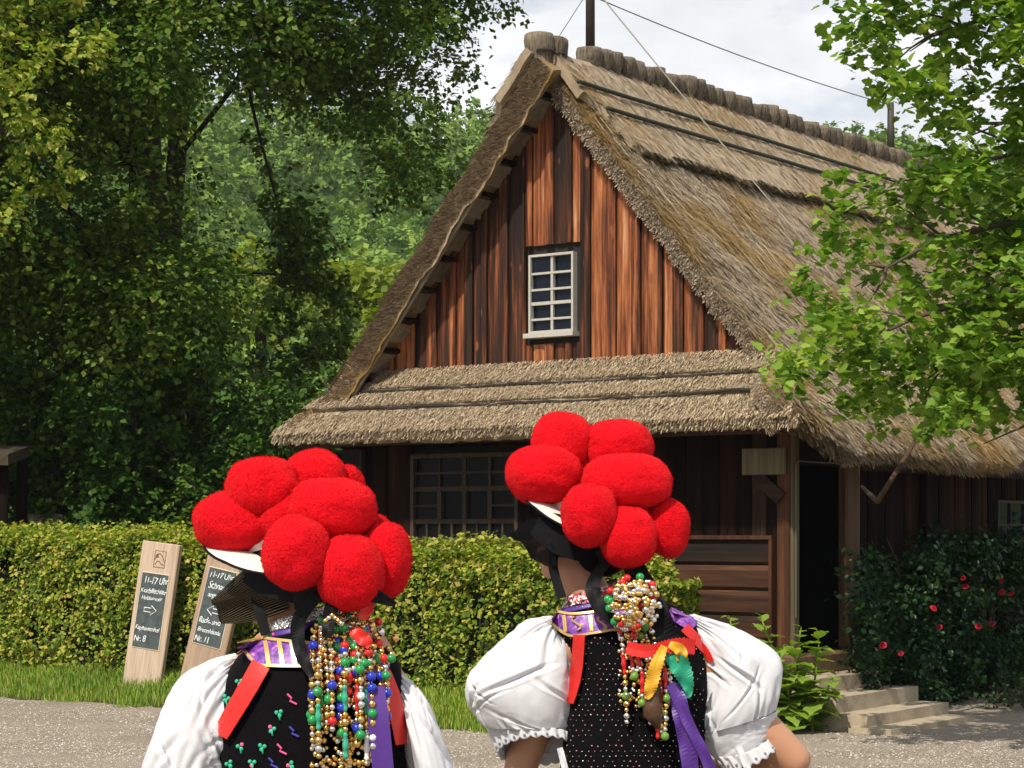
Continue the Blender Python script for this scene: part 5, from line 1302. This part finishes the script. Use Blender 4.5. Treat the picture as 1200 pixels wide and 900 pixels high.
def string_of(w, parent, trees, pts, seq, off, layer=0.0):
    """threads beads of the given codes along a line of points; each bead rests on the cloth or on the beads below it"""
    rows = catmull(pts, 60); s_ = w.Y / F_PX; L = [0]
    for q in range(1, 60): L.append(L[-1] + math.hypot(rows[q][0] - rows[q - 1][0], rows[q][1] - rows[q - 1][1]) * s_)
    pos = 0.0; th = []; cnt = 0
    for cde in seq:
        me, r = BEADS[cde]; pos += r
        if pos > L[-1]: break
        x = np.interp(pos, L, rows[:, 0]); y = np.interp(pos, L, rows[:, 1]); br = r if r < .02 else .007
        c = w.cast(trees, x, y, off + br + layer)
        if c is None: c = w.p(x, y, -.15)
        o = link('bead', me, None, parent, loc=c); cnt += 1
        if r > .02:
            x2 = np.interp(pos + .02, L, rows[:, 0]); y2 = np.interp(pos + .02, L, rows[:, 1]); a = math.atan2(x2 - x, y2 - y); o.rotation_euler = (0, -a, 0)
        else: o.rotation_euler = (random.random(), random.random(), random.random())
        th.append(c); pos += r * .97
    if len(th) > 2:
        mb = MB(); mb.tube(th, .0012, 4); mb.build('thread', M['gold_thread'], parent)
    return cnt
def skirt_and_legs(w, J, cx, cdy, wy, hw_px):
    """pleated long skirt down to the shins; legs and shoes stand on the gravel"""
    s_ = w.Y / F_PX; c = w.p(cx, wy, cdy); top = c.z; n = 120; m = 14; vs = []
    for q in range(m):
        f = q / (m - 1); z = top + (.30 - top) * f; r = hw_px * s_ * (1 + 1.0 * f ** .7)
        for k in range(n):
            a = 2 * PI * k / n; pl = 1 + (.02 + .03 * f) * math.sin(a * 30 + .5 * math.sin(a * 3)); vs.append(Vector((c.x + r * pl * math.cos(a), c.y + r * pl * .85 * math.sin(a), z)))
    fs = [(i * n + k, (i + 1) * n + k, (i + 1) * n + (k + 1) % n, i * n + (k + 1) % n) for i in range(m - 1) for k in range(n)]
    o = mesh('skirt', vs, fs, M['skirt'], w.root, True); md = o.modifiers.new('thickness', 'SOLIDIFY'); md.thickness = .003
    for q in (-1, 1):
        hip = Vector((c.x + q * .085, c.y, top - .10)); kn = Vector((c.x + q * .085, c.y + .02, .50)); an = Vector((c.x + q * .08, c.y - .01, .09))
        J.append((hip, kn, .080, .055)); J.append((kn, an, .055, .034)); J.append((an, an + Vector((0, .14, -.045)), .034, .026))
        mb = MB(); mb.ball((an.x, an.y + .055, .045), (.044, .125, .045), 14, 9); mb.span((an.x - .035, an.y - .06, .0), (an.x + .035, an.y + .14, .018)); mb.build('shoe', M['black_silk'], w.root, True)
    J.append((c + Vector((0, 0, -.1)), c + Vector((0, 0, .02)), .125, .115))

# ---------------- left woman
w1 = Woman(4.15, 375, 'woman on the left in black vest with coloured bead strings, seen from behind'); P1 = w1.p
J = []
J += [(P1(372, 960), P1(374, 850), .115, .120), (P1(374, 850), P1(372, 775), .120, .095), (P1(330, 775), P1(420, 775), .075, .075), (P1(365, 765), P1(346, 728), .060, .050), (P1(346, 728), P1(334, 685, .02), .049, .054)]
J += [(P1(330, 775), P1(288, 800), .065, .055), (P1(288, 800), P1(205, 945, .03), .050, .040), (P1(205, 945, .03), P1(255, 1030, .20), .040, .027)]
J += [(P1(420, 775), P1(455, 806, .01), .060, .045), (P1(455, 806, .01), P1(516, 950, .05), .043, .038), (P1(520, 950, .05), P1(480, 1040, .22), .040, .027)]
w1.hand(J, P1(255, 1030, .20), (.5, .8, -.1), (0, 0, 1)); w1.hand(J, P1(480, 1040, .22), (-.5, .8, -.1), (0, 0, 1))
skirt_and_legs(w1, J, 372, 0, 985, 95)
w1.body(J, P1(328, 672, .03), (-.78, .62, -.02))
vest1 = w1.loft('vest', [(316, 742, 398, 724, .060, .0), (300, 754, 440, 742, .085), (280, 768, 460, 764, .108), (264, 795, 472, 792, .128), (258, 835, 476, 835, .136), (256, 900, 476, 900, .136), (254, 950, 474, 950, .130), (258, 990, 470, 990, .122)], M['velvet'], 36, 72, power=2.3)
sl = w1.loft('sleeve', [(276, 766, 288, 784, .02), (240, 778, 290, 814, .055), (209, 798, 288, 848, .080), (186, 835, 283, 882, .096), (168, 882, 275, 918, .102), (160, 930, 272, 955, .105), (165, 975, 245, 990, .075)], M['linen'], 90, 180, linen_fold(3.3, .017))
sr = w1.loft('sleeve', [(452, 800, 466, 784, .02), (464, 826, 494, 812, .055), (472, 862, 514, 850, .080), (482, 905, 532, 893, .095), (485, 950, 548, 938, .095), (495, 990, 545, 985, .07)], M['linen'], 90, 180, linen_fold(8.1, .014))
T1 = w1.bvh([vest1]); T1s = w1.bvh([vest1, sl, sr])
# neck: silver sequin band, beaded purple yoke, shoulder strap ribbons
w1.loft('neck_band', [(316, 728, 382, 708, .052, -.002), (312, 741, 388, 722, .058, -.002)], M['sequin_silver'], 6, 60, thick=.004)
w1.loft('neck_piping', [(311, 742, 389, 723, .060, -.002), (308, 748, 394, 730, .066, -.002)], M['purple_ribbon'], 4, 60, thick=.004)
yk = w1.laid('yoke', T1, [(286, 756), (303, 764), (322, 766), (357, 768), (400, 770), (455, 782)], [10, 30, 30, 26, 26, 20], M['brocade'], .005, cols=7, m=40)
for a, b in ((-15, 0), (15, 1)):
    w1.laid('gold_edging', T1, [(286, 756 + a * .4), (303, 764 + a), (322, 766 + a), (357, 768 + a * .9), (400, 770 + a * .9), (455, 782 + a * .6)], 3.2, M['gold_thread'], .009, yk, cols=2, m=60)
for x in (312, 328, 342): w1.laid('gold_stripe', T1, [(x, 753), (x + 2, 766), (x + 4, 780)], 5, M['silver_thread'] if x == 342 else M['gold_thread'], .009, yk, cols=2)
w1.laid('shoulder_strap', T1, [(308, 780), (292, 808), (277, 834), (262, 862)], [21, 21, 20, 17], M['red_ribbon'], .014)
w1.laid('shoulder_strap', T1, [(448, 788), (457, 815), (464, 845), (468, 872)], [14, 17, 17, 14], M['red_ribbon'], .012)
# embroidery: green sprigs and pink zigzags scattered over the velvet
emb = empty('embroidery', parent=w1.root); k = 0
for row in range(9):
    for cq in range(10):
        x = 268 + cq * 25 + (row % 2) * 12 + random.uniform(-3, 3); y = 742 + row * 19 + random.uniform(-3, 3)
        if y > 912 or x > 468: continue
        if abs(y - 768) < 22 and x < 470: continue
        if 350 < x < 462 and y > 700: continue
        if (x - 336) * (868 - 784) - (y - 784) * (252 - 336) > -2200 and (x - 336) * (868 - 784) - (y - 784) * (252 - 336) < 2600 and y > 780 and x < 345: continue
        k += 1; c = w1.cast(T1, x, y, .004)
        if c is None: continue
        if k % 3 == 1:
            pts = [(x - 6, y - 6), (x - 1, y - 1), (x - 3, y + 2), (x + 5, y + 6)]
            q = [w1.cast(T1, a, b, .004) for a, b in pts]
            if any(v is None for v in q): continue
            mb = MB(); mb.tube(q, .0020, 5); mb.build('zigzag', M['pink_thread'] if k % 2 else M['blue_thread'], emb)
        else:
            mb = MB(); m2 = MB()
            for j, an in enumerate((20, 140, 260)):
                a = math.radians(an + k * 37); e = w1.cast(T1, x + 3.0 * math.cos(a), y + 3.0 * math.sin(a), .004)
                if e is None: continue
                (m2 if j == 2 and k % 2 else mb).ball(e, (.0043, .002, .0043), 8, 5)
            st = w1.cast(T1, x + 1, y + 8, .004)
            if st is not None: mb.tube([c, st], .0022, 5)
            f_ = mb.build('flower', M['mint_thread'], emb, True)
            if m2.v: m2.build('petal', M['pink_thread'], emb, True)
# hat and black cap
hat(w1, P1(316, 652, .03), (.27, -.04, .95), (-.80, .55, .20), .145,
    [(276, 612, 48, 36, .00), (309, 573, 43, 37, -.01), (366, 562, 37, 35, .05), (398, 568, 24, 24, .10), (392, 597, 51, 36, -.055), (355, 647, 37, 42, -.135), (416, 670, 38, 42, -.115), (453, 655, 30, 43, -.04), (430, 636, 30, 34, .03), (338, 606, 36, 30, -.02), (330, 600, 40, 36, .12), (360, 600, 40, 34, .06), (384, 640, 30, 34, .08)], 11)
def cap_and_veil(w, head, ax, r, name_mat):
    pass
mb = MB(); mb.ball(P1(334, 662, .03), (.090, .094, .072), 24, 16); mb.ball(P1(366, 692, .0), (.042, .050, .028), 16, 10); mb.build('cap', M['black_cap'], w1.root, True)
def veil(w, near, far, mat, dys):
    """a stiff tulle veil folded round in front of the face: near sheet, front edge, far sheet"""
    vs = []; uv = []; n = 12; m = 14
    for q in range(n):
        f = q / (n - 1)
        for k in range(m):
            g = k / (m - 1); a0, a1 = near[0], near[1]; b0, b1 = far[0], far[1]
            x0, y0 = a0[0] + (a1[0] - a0[0]) * g, a0[1] + (a1[1] - a0[1]) * g; x1, y1 = b0[0] + (b1[0] - b0[0]) * g, b0[1] + (b1[1] - b0[1]) * g
            x, y = x0 + (x1 - x0) * f, y0 + (y1 - y0) * f; v = w.p(x, y, dys[0] + (dys[1] - dys[0]) * f ** 1.6); v.z += .006 * math.sin(g * 9 + f * 4); v.y += .006 * math.sin(g * 7 + f * 3)
            vs.append(v); uv.append((f, g))
    N0 = len(vs)
    for q in range(n):
        f = q / (n - 1)
        for k in range(m): v = vs[q * m + k].copy(); v.y = v.y + 2 * (w.p(0, 0, dys[1]).y - v.y) + .004; v.x += .03 * (1 - f); vs.append(v); uv.append((f, k / (m - 1)))
    fs = [(q * m + k, q * m + k + 1, (q + 1) * m + k + 1, (q + 1) * m + k) for q in range(n - 1) for k in range(m - 1)]
    fs += [tuple(N0 + i for i in f) for f in fs]
    fs += [((n - 1) * m + k, (n - 1) * m + k + 1, N0 + (n - 1) * m + k + 1, N0 + (n - 1) * m + k) for k in range(m - 1)]
    o = mesh('veil', vs, fs, mat, w.root, True); ul = o.data.uv_layers.new(name='UVMap'); lo = np.empty(len(o.data.loops), np.int32); o.data.loops.foreach_get('vertex_index', lo); ul.data.foreach_set('uv', np.array(uv, np.float32)[lo].ravel()); return o
veil(w1, ((318, 652), (345, 714)), ((242, 702), (256, 734)), M['tulle_gold'], (-.075, .06))
w1.strip('cap_panel', [(292, 672, -.055), (325, 684, -.078), (375, 702, -.09)], [20, 30, 16], M['black_silk'])
w1.strip('chin_ribbon', [(302, 695, -.04), (308, 716, -.05), (316, 742, -.06)], 12, M['black_silk'])
w1.strip('ribbon_bow', [(350, 700, -.10), (385, 692, -.125), (418, 690, -.13)], [26, 15, 12], M['black_silk'], twist=1.0)
w1.strip('ribbon_bow', [(412, 690, -.13), (440, 694, -.14), (468, 706, -.13)], [11, 17, 6], M['black_silk'], twist=2.0)
w1.strip('ribbon_tail', [(378, 695, -.125), (358, 725, -.135), (362, 760, -.155), (376, 786, -.17)], [14, 16, 15, 8], M['black_silk'], twist=1.5)
w1.strip('ribbon_tail', [(398, 694, -.13), (394, 720, -.15), (392, 742, -.17)], [15, 16, 11], M['black_silk'], twist=2.5)
w1.strip('purple_ribbon', [(446, 798, -.15), (450, 840, -.16), (456, 905, -.16), (460, 960, -.155)], [20, 24, 24, 24], M['purple_ribbon'])
for pts in ([(425, 690, -.12), (436, 705, -.13), (430, 722, -.14)], [(420, 735, -.13), (432, 745, -.14), (440, 752, -.14)]): w1.strip('red_ribbon', pts, [14, 16, 10], M['red_ribbon'], twist=1.0)
# bead pendant
pend = empty('bead_pendant', parent=w1.root); total = 0
pat = ['gsgr', 'sgbg', 'gGsn', 'GswS', 'gTgG', 'sWgs', 'gRgs', 'bgGn', 'SgGr']
for q in range(17):
    xe = 364 + 5.0 * q + random.uniform(-2, 2); ye = random.choice((850, 868, 880, 895, 915)) if q < 6 else random.choice((875, 895, 915, 920)); xt = 370 + 3.3 * q
    seq = ''.join(random.choice(('gs', 'sg', 'gg', 's', 'G', 'gr', 'sn', 'gb', 'Gs')) for _ in range(5)) + ''.join(random.choice(pat) for _ in range(9))
    yt = 714 + 6 * abs(q - 8) / 2
    total += string_of(w1, pend, T1, [(xt, yt), ((xt + xe) / 2 + random.uniform(-4, 4), 755), (xe + random.uniform(-3, 3), 800), (xe, ye)], seq[:15 + (q % 3)], .016, layer=.010 * (q % 3))
for _ in range(62):
    x, y = random.gauss(412, 20), random.uniform(715, 800); x = min(max(x, 378), 452); c = w1.cast(T1, x, y, .030 + random.uniform(0, .012))
    if c is not None: b_ = random.uniform(.8, 1.15); link('bead', BEADS[random.choice('ggsGGSrnb')][0], None, pend, loc=c, scale=(b_, b_, b_))

small = {'gold': MB(), 'silver': MB()}
for _ in range(420):                                        # the fine gold and silver beads between the strings
    f = random.random(); y = 722 + 178 * f ** .85; x = random.gauss(408, 13 + 13 * min(1, f * 2)); x = min(max(x, 366), 450)
    c = w1.cast(T1, x, y, .012 + random.uniform(0, .016))
    if c is not None: small[random.choice(('gold', 'gold', 'silver'))].ball(c, random.uniform(.0042, .0062), 8, 6)
for k_ in small: o = small[k_].build('small_beads', M[k_], pend, True); o['kind'] = 'stuff'

# ---------------- right woman
w2 = Woman(4.94, 748, 'woman on the right with puffed white sleeves and bent elbow, seen from behind'); P2 = w2.p
J = []
J += [(P2(745, 960), P2(748, 850), .110, .112), (P2(748, 850), P2(742, 780), .112, .092), (P2(700, 752), P2(778, 752), .072, .072), (P2(722, 745), P2(692, 700, .02), .062, .054), (P2(692, 700, .02), P2(672, 660, .04), .052, .054)]
J += [(P2(700, 752), P2(662, 762), .062, .055), (P2(662, 762), P2(613, 890, .03), .052, .044), (P2(613, 890, .03), P2(606, 925, .05), .044, .040), (P2(606, 925, .05), P2(672, 985, .24), .040, .027)]
J += [(P2(778, 752), P2(818, 765), .062, .055), (P2(818, 765), P2(895, 855, .0), .052, .047), (P2(895, 855, .0), P2(930, 890, .0), .047, .043), (P2(930, 890, .0), P2(830, 915, .16), .042, .028)]
w2.hand(J, P2(672, 985, .24), (.6, .7, -.1), (0, 0, 1)); w2.hand(J, P2(830, 915, .16), (-.75, .6, -.15), (0, 0, 1))
skirt_and_legs(w2, J, 742, 0, 965, 78)
w2.body(J, P2(668, 630, .05), (-.80, .58, .10))
vest2 = w2.loft('vest', [(668, 706, 742, 692, .058, .0), (650, 722, 790, 710, .080), (648, 738, 814, 728, .100), (662, 762, 824, 752, .116), (668, 790, 830, 785, .122), (664, 835, 829, 835, .124), (656, 900, 823, 900, .124), (652, 940, 818, 940, .120), (656, 972, 812, 972, .112)], M['velvet'], 40, 72, power=2.3)
sl = w2.loft('sleeve', [(646, 722, 664, 730, .02), (612, 730, 674, 752, .055), (577, 758, 677, 780, .080), (551, 792, 675, 803, .094), (547, 818, 674, 820, .098), (556, 838, 672, 838, .090), (568, 852, 669, 850, .080)], M['linen'], 100, 190, linen_fold(1.7, .019))
slb = w2.loft('sleeve_cuff', [(566, 842, 668, 840, .076, 0, 0), (572, 856, 668, 854, .072, 0, 8), (580, 872, 670, 868, .074, 0, 18)], M['linen'], 20, 110, linen_fold(5.2, .007))
sr = w2.loft('sleeve', [(796, 726, 812, 720, .02), (806, 748, 860, 734, .052), (818, 780, 899, 758, .078), (822, 812, 915, 780, .094), (818, 840, 915, 808, .096), (815, 860, 908, 832, .086)], M['linen'], 100, 190, linen_fold(6.4, .019))
src = w2.loft('sleeve_cuff', [(815, 860, 912, 832, .080, 0, 0), (822, 874, 908, 845, .068, 0, -6), (835, 884, 904, 856, .060, 0, -12)], M['linen'], 20, 110, linen_fold(9.4, .006))
T2 = w2.bvh([vest2]); T2s = w2.bvh([vest2, sl, sr])
def lace(w, base, rows, nsc):
    """scalloped lace edge with pierced-looking eyelets, hanging from the cuff"""
    C = catmull(rows, 6); n = nsc * 8; vs = []
    for q, (xl, yl, xr, yr, b, lift) in enumerate(C):
        L, R = w.p(xl, yl), w.p(xr, yr); c = (L + R) / 2; a = (R - L) / 2; up = Vector((0, 0, lift / F_PX * w.Y))
        for k in range(n):
            an = 2 * PI * k / n; dn = .007 * abs(math.sin(an * nsc / 2)) * (q / 5); v = c + a * math.cos(an) + Vector((0, b * math.sin(an), 0)) - up * math.sin(an); d = (a.normalized() * math.cos(an) + Vector((0, math.sin(an), 0))); v += d * .003 * math.sin(an * nsc) + (rows_dir(rows, w)) * dn; vs.append(v)
    fs = [(i * n + k, (i + 1) * n + k, (i + 1) * n + (k + 1) % n, i * n + (k + 1) % n) for i in range(5) for k in range(n)]
    o = mesh('lace_edge', vs, fs, M['linen'], w.root, True); md = o.modifiers.new('thickness', 'SOLIDIFY'); md.thickness = .002
    mb = MB()
    for k in range(nsc):
        an = 2 * PI * (k + .5) / nsc; i = int(an / (2 * PI) * n) % n; p = vs[3 * n + i]; mb.ball(p + Vector((0, -.003 if math.sin(an) < 0 else .003, 0)), (.0035, .002, .0035), 6, 5)
    mb.build('eyelets', simple('eyelet_shadow', (.22, .22, .26), .9), o); return o
def rows_dir(rows, w):
    a, b = rows[0], rows[-1]; return (w.p((b[0] + b[2]) / 2, (b[1] + b[3]) / 2) - w.p((a[0] + a[2]) / 2, (a[1] + a[3]) / 2)).normalized()
lace(w2, slb, [(578, 867, 672, 864, .075, 17), (582, 881, 674, 876, .078, 21)], 22)
lace(w2, src, [(833, 880, 908, 852, .064, -12), (842, 892, 914, 862, .068, -14)], 20)
for pts in ([(655, 872, -.085), (662, 900, -.09), (668, 930, -.09)], [(862, 872, -.07), (870, 892, -.08), (874, 905, -.08)]): w2.strip('sleeve_tie', pts, [7, 8, 9], M['linen'], twist=1.0)
w2.loft('neck_band', [(664, 698, 738, 678, .052, -.004), (658, 712, 742, 692, .062, -.004)], M['sequin_red'], 6, 60, thick=.004)
w2.loft('neck_piping', [(657, 713, 743, 693, .063, -.004), (653, 719, 746, 699, .068, -.004)], M['purple_ribbon'], 4, 60, thick=.004)
yk = w2.laid('yoke', T2, [(646, 722), (668, 732), (695, 730), (722, 726), (750, 724)], [10, 25, 27, 24, 20], M['brocade'], .005, cols=7, m=40)
for a in (-12, 12): w2.laid('gold_edging', T2, [(646, 722 + a * .5), (668, 732 + a), (695, 730 + a), (722, 726 + a), (750, 724 + a * .9)], 2.6, M['gold_thread'], .009, yk, cols=2, m=50)
for x in (662, 692, 720): w2.laid('gold_stripe', T2, [(x, 722), (x + 1, 731), (x + 2, 740)], 4, M['gold_thread'], .009, yk, cols=2)
for x in (676, 706):
    mb = MB(); q = [w2.cast(T2, x + 7 * math.cos(a) * math.sin(2 * a), 731 + 8 * math.sin(a), .010) for a in np.linspace(0, 2 * PI, 17)]
    if all(v is not None for v in q): mb.tube(q, .0022, 5); mb.build('gold_knot', M['gold_thread'], yk)
yk2 = w2.laid('yoke', T2, [(784, 716), (798, 724), (812, 736)], [16, 18, 12], M['brocade'], .006, cols=5)
w2.laid('shoulder_strap', T2, [(680, 744), (679, 775), (676, 800), (670, 824)], [13, 13, 12, 10], M['red_ribbon'], .014)
w2.laid('shoulder_strap', T2s, [(801, 736), (815, 750), (827, 764), (836, 775)], [11, 11, 10, 4], M['red_ribbon'], .008)
# sequins over the black vest
V = []; Fq = []; cols = {'a': [], 'b': []}
sq1, sq2 = MB(), MB()
for row in range(34):
    for cq in range(26):
        x = 662 + cq * 7.0 + (row % 2) * 3.5 + random.uniform(-.7, .7); y = 712 + row * 6.0 + random.uniform(-.7, .7)
        if random.random() < .30 or y > 905: continue
        if abs(y - 730) < 15 and x < 745: continue
        c = w2.cast(T2, x, y, .0035)
        if c is None: continue
        (sq2 if random.random() < .28 else sq1).ball(c, random.uniform(.0010, .0020), 6, 4)
o = sq1.build('sequins', M['silver'], w2.root, True); o['kind'] = 'stuff'
o = sq2.build('sequins', simple('pink_sequin', (.75, .30, .36), .3, .4), w2.root, True); o['kind'] = 'stuff'
# hat, cap, veil, ribbons
hat(w2, P2(664, 600, .04), (.50, -.06, .80), (-.74, .52, .42), .140,
    [(637, 556, 44, 34, -.01), (659, 518, 35, 35, .03), (724, 521, 41, 30, .03), (733, 566, 51, 33, -.055), (688, 604, 31, 36, -.135), (733, 630, 32, 35, -.115), (781, 618, 25, 33, -.035), (690, 560, 36, 34, .06), (672, 575, 34, 34, .13), (735, 590, 36, 36, .10), (715, 590, 34, 30, .06)], 40)
mb = MB(); mb.ball(P2(676, 622, .045), (.092, .094, .085), 24, 16); mb.ball(P2(706, 655, .01), (.062, .058, .042), 16, 10); mb.build('cap', M['black_cap'], w2.root, True)
veil(w2, ((640, 600), (652, 662)), ((597, 625), (632, 660)), M['tulle'], (-.07, .07))
w2.strip('cap_panel', [(628, 612, -.06), (660, 628, -.075), (700, 645, -.075)], [30, 46, 34], M['black_cap'])
w2.strip('chin_ribbon', [(650, 640, -.05), (648, 665, -.04), (658, 700, -.055)], 11, M['black_silk'])
w2.strip('ribbon_bow', [(700, 655, -.08), (716, 648, -.11), (735, 652, -.12), (752, 660, -.11)], [22, 13, 12, 10], M['black_silk'], twist=1.0)
w2.strip('ribbon_loop', [(715, 652, -.11), (700, 668, -.12), (692, 690, -.13), (705, 715, -.15), (728, 730, -.15)], [10, 12, 17, 15, 10], M['black_silk'], twist=1.2)
w2.strip('ribbon_tail', [(735, 655, -.11), (752, 690, -.125), (768, 730, -.14), (786, 775, -.15)], [22, 30, 34, 30], M['black_silk'], twist=.6)
pend = empty('bead_pendant', parent=w2.root)
for _ in range(150):
    a = random.random() * 2 * PI; r = random.random() ** .55; x, y = 738 + 31 * r * math.cos(a), 704 + 31 * r * math.sin(a); c = w2.cast(T2, x, y, .022 + .028 * (1 - r) + random.uniform(0, .008))
    c2 = P2(x, y, -.155 - .035 * (1 - r * r) - random.uniform(0, .008))
    if c is None or c.y > c2.y: c = c2
    link('bead', BEADS[random.choice('gggggsssGGS' if r < .8 else 'ggssGSnr')][0], None, pend, loc=c)
for x, y in ((738, 712), (725, 716), (748, 718), (762, 712)):
    c = w2.cast(T2, x, y, .062)
    if c is not None: link('bead', BEADS['r'][0], None, pend, loc=c)
seqs = ['sGrSgsRgGsoGgSs', 'sgrGsRsoSgGss', 'gGsrsRsRsogGs', 'sSgosgGsRgs', 'gsosGsRsgRso', 'sgsSgsosGRsoGg', 'sggsGgsogsgs', 'gSsrGsRgsSg']
for q, sqn in enumerate(seqs):
    xt = 726 + q * 6.2; xe = (733, 744, 752, 762, 772, 778, 784, 768)[q]; ye = (848, 800, 825, 862, 858, 868, 822, 866)[q]
    string_of(w2, pend, T2, [(xt, 722), ((xt + xe) / 2, 760), (xe, 795), (xe + random.uniform(-2, 2), ye)], sqn + sqn[3:], .012, layer=.008 * (q % 3))
small = {'gold': MB(), 'silver': MB()}
for _ in range(230):
    f = random.random(); y = 715 + 115 * f; x = random.gauss(752 + 8 * f, 15); x = min(max(x, 726), 788)
    c = w2.cast(T2, x, y, .010 + random.uniform(0, .022))
    if c is not None: small[random.choice(('gold', 'silver'))].ball(c, random.uniform(.0040, .0062), 8, 6)
for k_ in small: o = small[k_].build('small_beads', M[k_], pend, True); o['kind'] = 'stuff'
w2.strip('red_ribbon', [(730, 754, -.165), (750, 758, -.18), (770, 755, -.17)], [14, 15, 13], M['red_ribbon'], zig=True)
w2.strip('red_ribbon', [(764, 756, -.165), (786, 752, -.17), (808, 754, -.15)], [13, 17, 17], M['red_ribbon'], zig=True)
w2.strip('yellow_ribbon', [(772, 752, -.18), (762, 775, -.19), (756, 800, -.185), (752, 812, -.18)], [8, 15, 14, 5], M['yellow_ribbon'], zig=True, twist=1.0)
w2.strip('yellow_ribbon', [(778, 750, -.175), (790, 757, -.18), (792, 768, -.17)], [8, 14, 12], M['yellow_ribbon'], twist=1.0)
w2.strip('green_ribbon', [(776, 762, -.165), (790, 775, -.17), (800, 800, -.16), (800, 812, -.155)], [12, 24, 12, 4], M['green_ribbon'], zig=True, twist=1.0)
w2.strip('purple_ribbon', [(786, 795, -.15), (792, 830, -.155), (800, 870, -.155), (806, 930, -.15)], [18, 20, 20, 20], M['purple_ribbon'], twist=.5)
w2.strip('purple_ribbon', [(780, 795, -.155), (800, 840, -.165), (822, 885, -.16), (838, 930, -.15)], [12, 13, 13, 13], M['purple_ribbon'], twist=.5)
mb = MB(); mb.tube([P2(766, 795, -.14), P2(758, 812, -.155), P2(760, 830, -.16), P2(766, 846, -.155)], [.012, .022, .024, .006], 12); mb.build('braid_end', M['hair'], w2.root, True)

# ------------------------------------------------------------------ summer haze over the valley
mb = MB(); mb.span((-420, -40, -1.2), (420, 430, 75)); hz_ = mb.build('haze', None)
hm = bpy.data.materials.new('haze'); hm.use_nodes = True; hn = hm.node_tree
for n in list(hn.nodes): hn.nodes.remove(n)
ho = hn.nodes.new('ShaderNodeOutputMaterial'); hv_ = hn.nodes.new('ShaderNodeVolumePrincipled')
hv_.inputs['Color'].default_value = (.80, .88, .95, 1); hv_.inputs['Density'].default_value = .00022
hn.links.new(hv_.outputs[0], ho.inputs['Volume']); hz_.data.materials.append(hm)
props(hz_, 'pale summer haze lying over the far wooded hillside', 'haze', kind='stuff')
